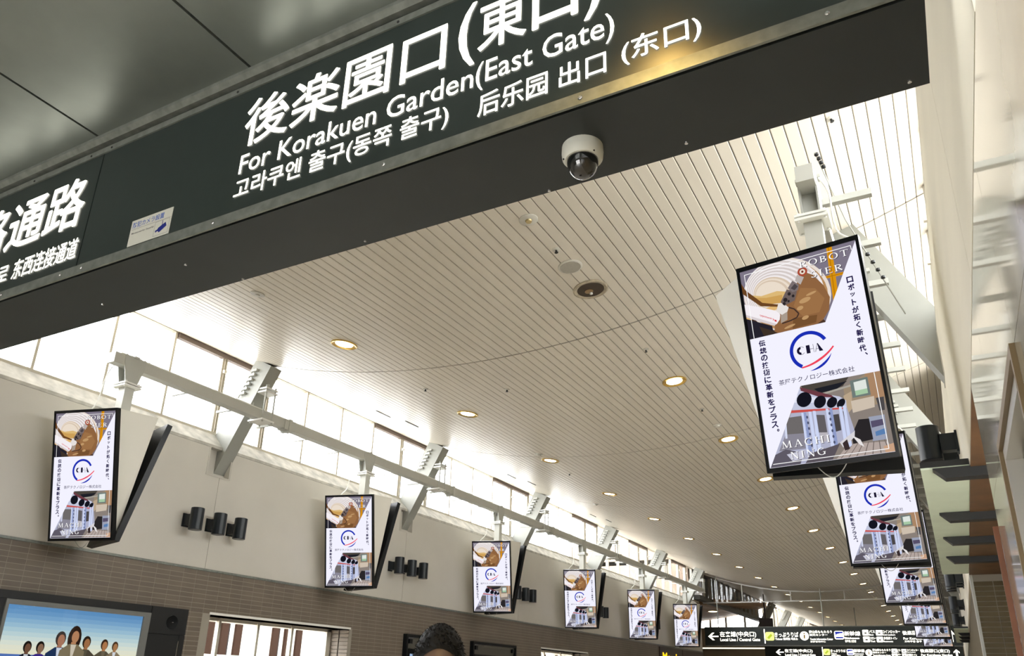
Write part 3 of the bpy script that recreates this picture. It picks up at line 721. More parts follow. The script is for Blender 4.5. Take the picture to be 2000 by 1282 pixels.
    lo = [f(-.10+.02*i, -hh-.085*math.sin(math.pi*i/10), -d*.6) for i in range(11)]
    obj('cable_loop', MB().tube(lo, .004, 5), M_STEEL, root)
    return root
def smooth_path(p, k=4):
    P_ = [Vector(q) for q in p]; out = []
    for i in range(len(P_)-1):
        a, b, c, d = P_[max(i-1, 0)], P_[i], P_[i+1], P_[min(i+2, len(P_)-1)]
        for j in range(k):
            t = j/k; out.append(.5*((2*b)+(c-a)*t+(2*a-5*b+4*c-d)*t*t+(3*b-3*c+d-a)*t**3))
    return out+[P_[-1]]
RZ = 5.55
XRL, XRR = -9.40, -.54
UL = display_unit(-1, .273, .235, 5.81, 3.903, 6.22, -.10, RZ)
UR = display_unit(1, -.146, .181, 5.73, 3.921, 6.06, .10, RZ)
LY = [6.22+.02, 11.39, 16.53, 21.61, 26.80, 31.88]
for i in range(6):
    side = 'left rail, beside the tiled wall'
    lab = '%s twin advert display from the camera along the left rail, beside the tiled wall' % ORD[i]
    if i == 0: UL.location = (-9.3, LY[0], 3.0); UL['label'] = lab
    else: dup(UL, (-9.3, LY[i], 3.0), lab)
    lab = '%s twin advert display from the camera along the right rail' % ORD[i]
    if i == 0: UR.location = (-.64, 6.06, 3.0); UR['label'] = lab
    else: dup(UR, (-.64, 6.06+5.17*i, 3.0), lab)

# ------------------------------------------------------------------ rails and struts
def rail(name, X, y0, y1, label, side, units):
    r = thing('display_rail', label, 'rail', (X, y0, RZ))
    obj('rail_beam', MB().box(X-.07, X+.07, y0, y1, RZ-.075, RZ+.075), M_RAIL, r)
    y = y0+3.3
    while y < y1-.5:
        obj('coupling', MB().box(X-.10, X+.10, y-.035, y+.035, RZ-.11, RZ+.10).box(X-.085, X+.085, y-.12, y+.12, RZ-.09, RZ+.085), M_RAIL, r); y += P
    y = y0+.45
    pg_ = MB().box(0, .40, -.03, .03, -.028, .028) if side > 0 else MB().box(-.34, 0, -.018, .018, -.018, .018)
    pme = pg_.mesh('peg', M_STEEL)
    while y < y1-.2:
        o = inst(pme, 'peg', r, (side*.06, y-y0, -.05)); y += .86
    cond = MB().tube([(X-.03*side, y0+.1, RZ+.095), (X-.03*side, y1, RZ+.095)], .014, 6); obj('conduit', cond, M_WHITE, r)
    cb = MB()
    for k in range(6):
        cb.cbox((X+.02, y0+.2+k*.07, RZ+.10), (.03, .02, .03))
    obj('cable_ties', cb, M_DKGREY, r)
    return r
rail('display_rail', XRL, 5.93, 34.7, 'pale steel rail along the left clerestory carrying the left displays', -1, LY)
rail('display_rail', XRR, 5.80, 34.7, 'pale steel rail on the right carrying the right hand displays', 1, None)

def strut(X0, sl, Y, label, rail_x, wallx, hang=True):
    """box strut leaning from the wall to the ceiling; X0 is its centre line at z=5.5, sl = dx/dz"""
    t = thing('roof_strut', label, 'strut', (wallx, Y, 4.6), 'leaning roof struts')
    L = math.hypot(1, sl); ux, uz = sl/L, 1/L; nx, nz = uz, -ux
    za = 4.52
    zb = 6.0
    for _ in range(30): zb = zc(X0+sl*(zb-5.5))-.0
    hw = .2; Y -= .01; y0, y1 = Y-.12, Y+.12
    def at(z, o): return (X0+sl*(z-5.5)+nx*o, z+nz*o)
    a, b, c, d = at(za, -hw), at(za, hw), at(zb, hw), at(zb, -hw)
    m = MB(); m.prism([(a[0], y0, a[1]), (b[0], y0, b[1]), (c[0], y0, c[1]), (d[0], y0, d[1])], (0, .24, 0)); obj('strut_box', m, pbr('strut_grey', (.30, .305, .275), .5, noise=.04, nscale=3), t)
    s_ = 1 if sl > 0 else -1
    # recessed frame where it meets the wall
    fm = MB(); xw = wallx
    for q in ((Y-.37, Y-.345, 4.55, 5.0), (Y+.09, Y+.11, 4.55, 5.0), (Y-.345, Y+.09, 4.55, 4.57)):
        fm.box(min(xw-s_*.11, xw+s_*.006), max(xw-s_*.11, xw+s_*.006), q[0], q[1], q[2], q[3])
    obj('base_frame', fm, M_CREAM, t)
    # cable clip ladder near the top
    cm = MB()
    for k in range(6):
        p = at(zb-.16-.075*k, -hw*.3); cm.box(p[0]-.05, p[0]+.05, y0-.05, y0+.0, p[1]-.02, p[1]+.02)
    p = at(zb-.12, -hw*.3); q = at(zb-.6, -hw*.3)
    cm.tube([(p[0]-.06, y0-.03, p[1]), (q[0]-.06, y0-.03, q[1])], .012, 6); obj('cable_clips', cm, M_STEEL, t)
    if hang:                           # hanger rods and clamp plates holding the rail
        hx = rail_x+s_*.02; y0 = Y+.10
        zu = 5.5+(abs(hx-X0-s_*hw*.88))/abs(sl)
        hm = MB().prism([(hx-.08, y0-.10, zu+.30), (hx+.08, y0-.10, zu+.30), (hx+.055, y0-.10, RZ+.44), (hx-.055, y0-.10, RZ+.44)], (0, .045, 0))
        obj('hanger_plate', hm, M_STEEL, t)
        for h0, h1 in ((.36, .385), (.415, .44), (-.115, -.09)):
            obj('clamp_plate', MB().box(hx-.16, hx+.16, y0-.21, y0+.05, RZ+h0, RZ+h1), M_WHITE, t)
        hm = MB()
        for a_ in (-.13, .13):
            for b_ in (-.18, .02): hm.tube([(hx+a_, y0+b_, RZ-.14), (hx+a_, y0+b_, RZ+.48)], .016, 6)
        obj('clamp_rod', hm, M_STEEL, t)
    return t
for i in range(11):
    y = Y0+P*i
    if not 35 < y < 49.0:
        strut(-9.87, .55, y, '%s leaning grey steel strut on the left clerestory wall, counted from the camera' % ORD[i], XRL, XL, y < 35)
    strut(0.0, -.55, y, '%s leaning grey steel strut on the right wall, counted from the camera' % ORD[i], XRR, XR, y < 35)
# thin tension wires and turnbuckles by the first right hand display
tw = thing('tension_wire', 'thin tension wire with beads beside the first right hand display', 'wire', (-.42, 6.0, 5.75))
obj('wire', MB().tube([(-.45, 5.95, 5.82), (-.32, 6.5, 5.45), (.02, 7.6, 4.95)], .006, 5), M_STEEL, tw)
b = MB()
for k in range(4):
    b.lathe([(0, -.02), (.018, -.01), (.018, .01), (0, .02)], (-.44+.012*k, 5.97+.03*k, 5.81-.025*k), 8)
    b.lathe([(0, -.02), (.02, -.01), (.02, .01), (0, .02)], (-.20+.03*k, 6.88+.09*k, 5.27-.04*k), 8)
obj('turnbuckle', b, M_DKGREY, tw)

# ------------------------------------------------------------------ ceiling lights and fittings
def tilt_at(x): return Matrix.Rotation(-math.atan(.07*(x-XC)), 3, 'Y')
def downlight(x, y, label, lit=True):
    z = zc(x); M = tilt_at(x)
    t = thing('downlight', label, 'ceiling light', (x, y, z), 'ceiling downlights in two rows')
    if lit:
        obj('reflector_ring', MB().lathe([(.180, .002), (.182, -.010), (.172, -.018), (.140, -.006), (.115, -.003)], (x, y, z), 28, M=M), M_GOLD, t, smooth=True)
        obj('lamp_disc', MB().lathe([(.122, -.003), (.118, -.007), (0, -.009)], (x, y, z), 24, M=M), M_LAMP, t)
    else:
        obj('worn_ring', MB().lathe([(.20, .002), (.205, -.014), (.19, -.022), (.165, -.018), (.150, -.006)], (x, y, z), 28, M=M), pbr('worn_cream_ring', (.42, .36, .26), .6, noise=.35, nscale=14), t, smooth=True)
        obj('dark_well', MB().lathe([(.163, -.012), (.150, -.008), (.12, -.005), (0, -.004)], (x, y, z), 24, M=M), pbr('dark_bronze', (.055, .035, .02), .35, metal=.5), t)
        obj('socket', MB().lathe([(.05, -.004), (.05, -.02), (0, -.024)], (x-.03, y+.02, z), 12, M=M), pbr('brass_socket', (.30, .20, .10), .35, metal=.7), t)
        obj('glass_bulb', MB().lathe([(.018, -.02), (.02, -.035), (0, -.045)], (x-.02, y+.06, z), 12, M=M), M_WHITE, t)
for k in range(18):
    y = 7.53+3.25*k
    n = ORD[k]
    if y < 63: downlight(-6.80, y, 'warm lit round downlight, %s from the camera in the left ceiling row' % n)
    if k == 0: downlight(-3.15, y, 'unlit open downlight with a worn cream ring in the slatted ceiling', False)
    elif y < 63: downlight(-3.17, y, 'warm lit round downlight, %s from the camera in the right ceiling row' % ORD[k-1])
def disc(name, x, y, r, prof, mat, label, cat, extra=None):
    z = zc(x); M = tilt_at(x); t = thing(name, label, cat, (x, y, z))
    obj('plate', MB().lathe([(r, .002), (r, -.008), (r*.9, -.014), (0, -.014)], (x, y, z), 24, M=M), mat, t, smooth=True)
    if extra: obj(extra[0], MB().lathe(extra[1], (x, y, z), 16, M=M), extra[2], t)
    return t
M_FIT = pbr('cream_fitting', (.64, .62, .55), .5)
disc('ceiling_speaker', -3.144, 6.95, .135, None, M_FIT, 'round cream speaker grille beside the unlit downlight', 'speaker', ('grille', [(.115, -.0142), (.115, -.016), (0, -.016)], pbr('speaker_mesh', (.40, .38, .33), .8, noise=.2, nscale=200)))
disc('fire_detector', -3.131, 5.92, .095, None, M_FIT, 'round cream detector with small brass centre near the sign beam', 'detector', ('sensor', [(.035, -.014), (.03, -.03), (0, -.032)], pbr('brass', (.5, .40, .2), .35, metal=.6)))
disc('fire_detector', -6.76, 5.89, .085, None, M_FIT, 'round cream detector on the left part of the slatted ceiling', 'detector', ('sensor', [(.03, -.014), (.025, -.026), (0, -.028)], M_FIT))
for x, y, lab in ((-3.145, 13.15, 'cream dome detector just before the second lit downlight of the right row'), (-6.80, 13.5, 'cream dome detector just before the third downlight of the left row'), (-7.83, 18.89, 'cream dome detector low on the left side of the ceiling')):
    disc('fire_detector', x, y, .075, None, M_FIT, lab, 'detector', ('sensor', [(.05, -.014), (.045, -.035), (0, -.045)], M_FIT))
for x, y, lab in ((-3.133, 6.56, 'tiny dark sprinkler head between the speaker and the detector'), (-3.16, 9.47, 'tiny sprinkler head just before the first lit downlight of the right row'), (-3.15, 12.2, 'tiny sprinkler head before the cream detector of the right row'),
                  (-6.76, 9.45, 'tiny sprinkler head between the first two downlights of the left row'), (-5.48, 9.775, 'tiny pale sprinkler head in the middle of the ceiling'), (-.322, 6.54, 'tiny sprinkler head above the first right hand display'), (-6.9, 15.2, 'tiny sprinkler head after the third downlight of the left row')):
    z = zc(x); t = thing('sprinkler_head', lab, 'sprinkler', (x, y, z)); M = tilt_at(x)
    obj('escutcheon', MB().lathe([(.04, .001), (.038, -.008), (.015, -.012), (0, -.012)], (x, y, z), 14, M=M), M_FIT, t)
    obj('nozzle', MB().lathe([(.012, -.012), (.010, -.035), (.02, -.036), (.02, -.04), (0, -.041)], (x, y, z), 10, M=M), M_DKGREY, t)
for x, y, lab in ((-8.95, 11.2, 'first narrow dark air slot pair low on the left ceiling'), (-9.0, 16.4, 'second narrow dark air slot pair low on the left ceiling'), (-9.0, 21.5, 'third narrow dark air slot pair low on the left ceiling')):
    t = thing('air_slot', lab, 'vent', (x, y, zc(x)))
    for q in (0, .55):
        xx = x+q*.5; obj('slot', MB().cbox((xx, y+q, zc(xx)-.004), (.03, .42, .012), M=tilt_at(xx)), M_DKGREY, t)

# ------------------------------------------------------------------ cylinder wall lights in threes
def wall_light(side, y, label):
    X = XL if side < 0 else XR; s = 1 if side < 0 else -1
    t = thing('wall_light', label, 'wall light', (X, y, 3.78), 'black cylinder wall lights in threes')
    cx = X+s*.235
    obj('cylinder', MB().lathe([(.092, 3.62), (.098, 3.625), (.098, 3.945), (.092, 3.95), (.085, 3.945)], (cx, y, 0), 28), M_BLACKM, t, smooth=True)
    obj('lower_lens', MB().lathe([(.084, 3.628), (.084, 3.624), (0, 3.622)], (cx, y, 0), 20), pbr('lens_grey', (.35, .34, .30), .3), t)
    obj('arm', MB().box(min(X, cx-s*.09), max(X, cx-s*.09), y-.055, y+.055, 3.70, 3.86), M_BLACKM, t)
    obj('base_plate', MB().box(min(X, X+s*.02), max(X, X+s*.02), y-.065, y+.065, 3.68, 3.88), M_BLACKM, t)
POSN = ['nearest', 'middle', 'farthest']
for b in range(6):
    for k, dy in enumerate((0, .44, .86)):
        y = 8.03+5.13*b+dy
        wall_light(-1, y, 'black cylinder wall light, %s of the %s group of three on the left wall' % (POSN[k], ORD[b]))
        if b < 5 and not (b == 0 and k == 2): wall_light(1, y, 'black cylinder wall light, %s of the %s group on the right wall' % (POSN[k], ORD[b]))

# ------------------------------------------------------------------ windows in the tiled wall
def wall_window(name, win, mull):
    y0, y1, z0, z1 = win
    rv = MB(); xo = -10.46
    rv.box(xo, -9.985, y0-.02, y1+.02, z1, z1+.035); rv.box(xo, -10.0, y0-.02, y0, z0, z1); rv.box(xo, -9.98, y0, y1, z0-.04, z0)
    W = struct(name, rv, M_WHITE)
    jm = MB(); r = 0
    jb = MB().box(xo, -10.006, y1, y1+.012, z0, z1)
    obj('jamb_tiles', MB(), M_TILE, W) if False else None
    z = z1-.075
    while z > z0:
        for q in (0, .235): jm.box(-10.005-q-.215, -10.008-q, y1-.008, y1, z, z+.061)
        z -= .068
    obj('jamb_tiles', jm, M_TILE, W); obj('jamb_grout', jb, M_GROUT, W)
    fr = MB(); t = .05
    fr.box(xo-.03, xo+.03, y0, y1, z1-t, z1); fr.box(xo-.03, xo+.03, y0, y1, z0, z0+t); fr.box(xo-.03, xo+.03, y0, y0+t, z0, z1); fr.box(xo-.03, xo+.03, y1-.12, y1, z0, z1)
    obj('frame', fr, M_MULL, W)
    ys = [y0]+mull+[y1]
    for y in mull: obj('mullion', MB().box(xo-.03, xo+.05, y-.025, y+.025, z0, z1), M_MULL, W)
    for a, b in zip(ys, ys[1:]): obj('pane', MB().box(xo-.004, xo+.004, a+.025, b-.025, z0+t, z1-t), M_GLASS, W)
wall_window('window_4', WIN[0], [9.36, 10.2, 11.02])
wall_window('window_5', WIN[1], [21.2, 22.3])

# neighbouring building seen through those windows
NB = thing('neighbouring_building', 'white building with brown window bays outside the tiled wall window', 'building', (-15, 20, 0))
obj('facade', MB().box(-15.3, -15, 4, 40, 0, 4.6), pbr('white_render', (.75, .74, .70), .7), NB)
bm = MB().box(-15.03, -14.9, 4, 40, 2.86, 2.95); obj('string_course', bm, M_WHITE, NB)
wf = pbr('brown_timber', (.030, .015, .010), .6, spec=.1); wg = pbr('dark_window', (.02, .022, .028), .5, spec=.1)
k = 0; y = 9.0
while y < 36:
    f = MB()
    for q in (0, .42, .84): f.box(-15.0, -14.93, y+q, y+q+.19, .9, 2.75)
    wn = obj('window', f, wf, NB)
    obj('sill_bar', MB().box(-15.0, -14.90, y-.05, y+1.1, 1.98, 2.05), M_WHITE, wn)
    obj('pane', MB().box(-15.0, -14.96, y+.19, y+.25, .9, 2.75).box(-15.0, -14.96, y+.61, y+.67, .9, 2.75), wg, wn)
    y += 2.05
GR = struct('ground_outside', MB().box(-90, -16.3, -30, 120, -.3, -.16), pbr('asphalt', (.2, .2, .2), .9))

# ------------------------------------------------------------------ wall screen with a group portrait, poster cases
CB = thing('wall_screen_cabinet', 'black wall cabinet with a lit screen showing suited people, lower left', 'screen', (XL, 6.6, .7))
cy0, cy1, cz0, cz1 = 5.05, 8.30, .7, 2.50
obj('cabinet_body', MB().box(-10.03, -9.93, cy0, cy1, cz0, cz1), M_DKGREY, CB)
obj('top_panel', MB().box(-9.93, -9.915, cy0, 7.655, 2.405, 2.497), pbr('charcoal_panel', (.014, .015, .016), .35, spec=.35), CB)
for a, b, c, d, n in ((7.665, 8.295, 2.135, 2.497, 'speaker_panel'), (7.665, 8.19, .705, 2.125, 'side_door'), (8.20, 8.295, .705, 2.125, 'edge_panel'), (cy0, 5.62, .705, 2.40, 'left_panel')):
    obj(n, MB().box(-9.93, -9.915, a, b, c, d), pbr('charcoal_panel', (.014, .015, .016), .35, spec=.35), CB)
obj('edge_strip', MB().box(-9.915, -9.91, 8.185, 8.195, .9, 2.05), M_CHROME, CB)
Ry = Matrix.Rotation(math.pi/2, 3, 'Y')
sp = obj('speaker', MB().lathe([(.095, 0), (.095, .006), (.08, .004), (.03, -.001), (0, -.001)], (-9.9148, 8.035, 2.30), 28, M=Ry), M_BLACK, CB, smooth=True)
obj('speaker_badge', MB().cbox((-9.911, 8.04, 2.30), (.004, .025, .008)), M_CHROME, sp)
fr = MB(); a0, a1, b0, b1 = 5.63, 7.655, 1.10, 2.40
for q in ((a0, a0+.04, b0, b1), (a1-.11, a1, b0, b1), (a0+.04, a1-.11, b1-.06, b1), (a0+.04, a1-.11, b0, b0+.06)): fr.box(-9.93, -9.90, *q)
obj('screen_frame', fr, pbr('grey_screen_frame', (.16, .165, .16), .3), CB)
pm = MB(); pmats = []; pidx = {}
sy0, sy1, sz0, sz1 = a0+.04, a1-.11, b0+.06, b1-.06
def pp(pts, c, n):
    if c not in pidx: pidx[c] = len(pmats); pmats.append(emat(c, .95))
    pm.poly([(-9.922+n*.0008, min(max(y, sy0), sy1), min(max(z, sz0), sz1)) for y, z in pts], pidx[c])
sky = ['5f93c4', '6b9cc9', '7aa8cf', '8cb6d4', '9cc2d8', 'aeceda', 'bfd8dc', 'cfe0dc', 'dde6d9', 'e6e8d4', 'ebead0']
for i, c in enumerate(sky):
    za = sz1-(sz1-1.78)*i/len(sky); zb = sz1-(sz1-1.78)*(i+1)/len(sky); pp([(sy0, za), (sy0, zb), (sy1, zb), (sy1, za)], c, 1)
pp([(sy0, 1.78), (sy0, 1.60), (sy1, 1.60), (sy1, 1.78)], '5676b8', 1); pp([(sy0, 1.60), (sy0, sz0), (sy1, sz0), (sy1, 1.60)], 'b9ad8c', 1)
def cel(cy, cz, ry, rz, c, n): pp([(cy+ry*math.cos(2*math.pi*i/16), cz+rz*math.sin(2*math.pi*i/16)) for i in range(16)], c, n)
def figure(cy, top, s, suit, skin, hair, shirt, long=False, n=2):
    h = .145*s; w = .055*s
    if long: cel(cy, top-h*.75, w*1.45, h*.95, hair, n)
    cel(cy, top-h*.5, w*1.12, h*.56, hair, n+.2); cel(cy+.008*s, top-h*.62, w*.78, h*.44, skin, n+.4)
    pp([(cy-w*.5, top-h), (cy+w*.5, top-h), (cy+w*.6, top-h*1.4), (cy-w*.6, top-h*1.4)], skin, n+.3)
    sh = top-h*1.22
    pp([(cy-.05*s, sh+.01*s), (cy+.05*s, sh+.01*s), (cy+.145*s, sh-.06*s), (cy+.18*s, sh-.55*s), (cy-.18*s, sh-.55*s), (cy-.145*s, sh-.06*s)], suit, n+.5)
    pp([(cy-.03*s, sh+.005*s), (cy+.035*s, sh+.005*s), (cy+.005*s, sh-.20*s)], shirt, n+.6)
for a in ((6.02, 1.93, .85, '1d2330', '6e4d3a', '1b1714', 'c9cdd2'), (6.18, 1.935, .85, '3b2a86', '8a6a55', '1b1714', '3b2a86'), (7.04, 2.005, .85, '57503f', 'b07a4f', '3a281b', '6b624e'), (7.20, 1.985, .75, '8a7a60', 'a8784f', '4a3322', 'd7dbe2'), (6.78, 2.03, .95, '4a4336', 'a06e48', '2a2019', '55503f')): figure(*a)
figure(6.42, 2.065, 1.1, '1f3458', 'a9745a', '3a3230', 'cfd8e6', n=4); figure(6.60, 2.12, 1.15, '7c7056', 'b5825d', '2b1c15', 'cfc6b4', True, n=6)
obj('screen_picture', pm, pmats, CB)
obj('glass', MB().box(-9.905, -9.902, a0+.02, a1-.06, b0+.02, b1-.005), M_GLASS, CB)
def poster_case(y0, y1, label, tint):
    c = thing('poster_case', label, 'poster', (XL, (y0+y1)/2, .8))
    fr = MB()
    for q in ((y0, y0+.05, .8, 2.5), (y1-.05, y1, .8, 2.5), (y0+.05, y1-.05, 2.44, 2.5), (y0+.05, y1-.05, .8, .86)): fr.box(-10.02, -9.90, *q)
    obj('frame', fr, M_BLACK, c); obj('back_panel', MB().box(-10.02, -9.96, y0+.05, y1-.05, .86, 2.44), pbr('case_grey', (.11, .105, .09), .5), c)
    b = obj('screen', MB().box(-9.958, -9.94, y0+.14, y1-.10, 1.0, 2.22), M_BLACK, c)
    obj('lit_picture', MB().box(-9.94, -9.937, y0+.19, y1-.15, 1.05, 2.12), emat(tint, .9), b)
    sp_ = MB()
    for yy in (y0+.16, y1-.16): sp_.cbox((-9.93, yy, 2.36), (.05, .10, .09))
    obj('case_lamp', sp_, M_BLACK, c)
    obj('glass', MB().box(-9.915, -9.91, y0+.05, y1-.05, .86, 2.44), M_GLASS, c)
poster_case(13.79, 15.85, 'black framed poster screen on the tiled wall behind the dark haired person', 'a9c3e6')
poster_case(16.43, 18.55, 'black framed poster screen on the tiled wall right of the dark haired person', '9db8dd')

# ------------------------------------------------------------------ far end
def far_text(mb, s, cx0, cx1, z0, z1, y, off=.012): text(mb, s, (cx0, cx1, z0, z1), lambda a, b: (a, y, b), off=off)
G1 = [('A', 0, -9.93, -9.47, 3.656, 3.976), ('T', '在来線(中央口)', -9.4, -7.8, 3.763, 4.024), ('T', 'Local Line / Central Gate', -9.39, -7.65, 3.612, 3.741), ('B', 0, -7.46, -7.42, 3.515, 4.114), ('Y', 0, -7.41, -7.03, 3.632, 3.995), ('T', 'きっぷうりば', -7.01, -6.02, 3.779, 3.98), ('T', 'Tickets 售票处 매표소', -7.0, -6.06, 3.652, 3.758), ('I', 0, -5.97, -5.59, 3.641, 4.007), ('T', '岡山県ももたろう', -5.57, -4.65, 3.93, 4.045), ('T', '観光センター', -5.57, -4.84, 3.817, 3.91), ('T', 'Tourist Information Center', -5.56, -4.64, 3.65, 3.733), ('T', '旅游咨询中心', -5.56, -4.94, 3.558, 3.62), ('S', 0, -4.57, -4.19, 3.68, 4.019), ('T', '新幹線', -4.17, -3.55, 3.822, 4.006), ('T', 'Shinkansen', -4.18, -3.61, 3.69, 3.771), ('T', '新干线 신칸센', -4.17, -3.75, 3.558, 3.659), ('W', 0, -3.46, -3.23, 3.83, 4.054), ('T', 'バス', -3.2, -2.98, 3.93, 4.042), ('T', 'Bus', -3.21, -3.05, 3.829, 3.89), ('W', 0, -2.95, -2.7, 3.828, 4.04), ('T', 'コインロッカー', -2.69, -2.04, 3.916, 4.037), ('T', 'Coin Lockers', -2.69, -2.24, 3.827, 3.887), ('W', 0, -3.46, -3.21, 3.568, 3.79), ('T', 'タクシー', -3.19, -2.97, 3.668, 3.779), ('T', 'Taxi', -3.19, -3.02, 3.568, 3.638), ('W', 0, -2.95, -2.71, 3.567, 3.778), ('T', '多目的トイレ', -2.68, -2.18, 3.667, 3.777), ('T', 'Restrooms', -2.69, -2.35, 3.567, 3.627), ('T', '後楽園口(東口)', -1.96, -0.78, 3.823, 4.01), ('T', 'For Korakuen Garden', -1.95, -0.74, 3.665, 3.754), ('T', '고라쿠엔 출구 后乐园出口', -1.93, -0.72, 3.557, 3.636), ('U', 0, -0.28, -0.11, 3.577, 4.022)]
G2 = [('A', 0, -8.73, -8.32, 3.394, 3.68), ('T', '在来線(中央口)', -8.27, -6.85, 3.503, 3.697), ('T', 'Local Line / Central Gate', -8.26, -6.72, 3.349, 3.465), ('B', 0, -6.37, -6.33, 3.307, 3.803), ('Y', 0, -6.32, -5.98, 3.397, 3.715), ('T', 'きっぷうりば', -5.95, -5.22, 3.552, 3.691), ('T', 'Tickets', -5.94, -5.67, 3.45, 3.513), ('T', '售票处 매표소', -5.94, -5.49, 3.35, 3.426), ('S', 0, -5.17, -4.84, 3.405, 3.706), ('T', '新幹線', -4.83, -4.31, 3.545, 3.708), ('T', 'Shinkansen', -4.83, -4.37, 3.445, 3.508), ('T', '新干线 신칸센', -4.82, -4.41, 3.333, 3.408), ('I', 0, -4.28, -3.96, 3.374, 3.697), ('T', '岡山県ももたろう', -3.93, -3.1, 3.613, 3.724), ('T', '観光センター', -3.93, -3.31, 3.501, 3.587), ('T', 'Tourist Information Center', -3.94, -3.11, 3.379, 3.452), ('W', 0, -3.05, -2.79, 3.542, 3.726), ('T', 'バス', -2.77, -2.64, 3.616, 3.714), ('T', 'Bus', -2.78, -2.71, 3.555, 3.592), ('W', 0, -2.59, -2.38, 3.544, 3.715), ('T', 'コインロッカー', -2.35, -1.81, 3.619, 3.717), ('T', 'Coin Lockers', -2.36, -1.97, 3.546, 3.595), ('W', 0, -3.06, -2.8, 3.334, 3.505), ('T', 'タクシー', -2.78, -2.64, 3.409, 3.507), ('W', 0, -2.59, -2.38, 3.338, 3.508), ('T', '多目的トイレ', -2.36, -1.92, 3.389, 3.498), ('T', '後楽園口(東口)', -1.75, -0.45, 3.528, 3.72), ('T', 'For Korakuen Garden', -1.73, -0.36, 3.397, 3.493), ('U', 0, -0.29, -0.03, 3.285, 3.712)]
def guide_sign(items, y, x0, x1, z0, z1, label):
    g = thing('guide_sign', label, 'sign', ((x0+x1)/2, y, z0))
    obj('sign_board', MB().box(x0, x1, y, y+.3, z0, z1), M_SIGN, g)
    obj('edge_trim', MB().box(x0, x1, y-.02, y+.32, z1, z1+.03).box(x0, x1, y-.02, y+.32, z0-.03, z0), M_STRIP, g)
    for xx in (x0+.6, (x0+x1)/2, x1-.6): obj('hanger_rod', MB().tube([(xx, y+.15, z1+.03), (xx, y+.15, zc(xx))], .025, 6), M_STEEL, g)
    F = y-.003
    def rr(mb, a0, a1, b0, b1, d, r=.22):
        w, h = a1-a0, b1-b0; r = r*min(w, h); pts = []
        for cx, cz, s in ((a1-r, b1-r, 0), (a0+r, b1-r, 90), (a0+r, b0+r, 180), (a1-r, b0+r, 270)):
            for q in range(5):
                t = math.radians(s+22.5*q); pts.append((cx+r*math.cos(t), F-d, cz+r*math.sin(t)))
        mb.poly(pts)
    for k, s, a0, a1, b0, b1 in items:
        w, h = a1-a0, b1-b0; X = lambda u: a0+u*w; Z = lambda v: b0+v*h
        P3 = lambda pts, d=0: [(X(u), F-d, Z(v)) for u, v in pts]
        if k == 'T':
            lt = MB(); text(lt, s, (a0, a1, b0, b1), lambda a, b: (a, F, b), off=.012); obj('lettering', lt, M_TEXT, g)
        elif k == 'A':
            a = MB(); a.poly(P3([(0, .5), (.42, 1), (.62, 1), (.30, .58), (1, .58), (1, .42), (.30, .42), (.62, 0), (.42, 0)])); obj('arrow', a, M_TEXT, g)
        elif k == 'U':
            a = MB(); a.poly(P3([(.5, 1), (1, .72), (1, .58), (.66, .74), (.66, 0), (.34, 0), (.34, .74), (0, .58), (0, .72)])); obj('arrow', a, M_TEXT, g)
        elif k == 'B': obj('divider', MB().poly(P3([(0, 0), (1, 0), (1, 1), (0, 1)])), M_TEXT, g)
        elif k == 'Y':
            m = MB(); rr(m, a0, a1, b0, b1, 0); p = obj('ticket_pictogram', m, emat('f2f59a', 1.1), g)
            m = MB(); m.poly(P3([(.2, .35), (.62, .78), (.8, .6), (.38, .18)], .004)); obj('ticket_shape', m, emat('c6d838', 1), p)
        elif k == 'W':
            m = MB(); rr(m, a0, a1, b0, b1, 0, .12); p = obj('service_pictogram', m, M_TEXT, g)
            m = MB(); m.poly(P3([(.3, .3), (.7, .3), (.7, .55), (.3, .55)], .004)); obj('pictogram_shape', m, M_DKGREY, p)
        elif k == 'I':
            cx, cz, r = (a0+a1)/2, (b0+b1)/2, h/2
            m = MB(); m.poly([(cx+r*math.cos(t*math.pi/14), F, cz+r*math.sin(t*math.pi/14)) for t in range(28)]); p = obj('information_disc', m, M_TEXT, g)
            m = MB(); m.poly([(cx-r*.16, F-.004, cz-r*.6), (cx+r*.16, F-.004, cz-r*.6), (cx+r*.16, F-.004, cz+r*.25), (cx-r*.16, F-.004, cz+r*.25)])
            m.poly([(cx+r*.18*math.cos(t*math.pi/6), F-.004, cz+r*.52+r*.18*math.sin(t*math.pi/6)) for t in range(12)]); obj('letter_i', m, emat('8a6a20', .8), p)
        elif k == 'S':
            m = MB(); rr(m, a0, a1, b0, b1, 0); p = obj('train_pictogram', m, M_TEXT, g)
            m = MB(); m.poly(P3([(.1, .92), (.9, .92), (.9, .72), (.55, .70), (.28, .62), (.12, .48)], .004)); m.poly(P3([(.12, .12), (.9, .12), (.9, .30), (.12, .30)], .004)); obj('train_shape', m, emat('2c3cae', 1), p)
guide_sign(G1, 37, -10.08, .14, 3.44, 4.19, 'nearer long black guidance sign with white lettering and arrows across the far end')
guide_sign(G2, 46, -9.3, .14, 3.0, 3.84, 'farther long black guidance sign partly hidden below the nearer one')
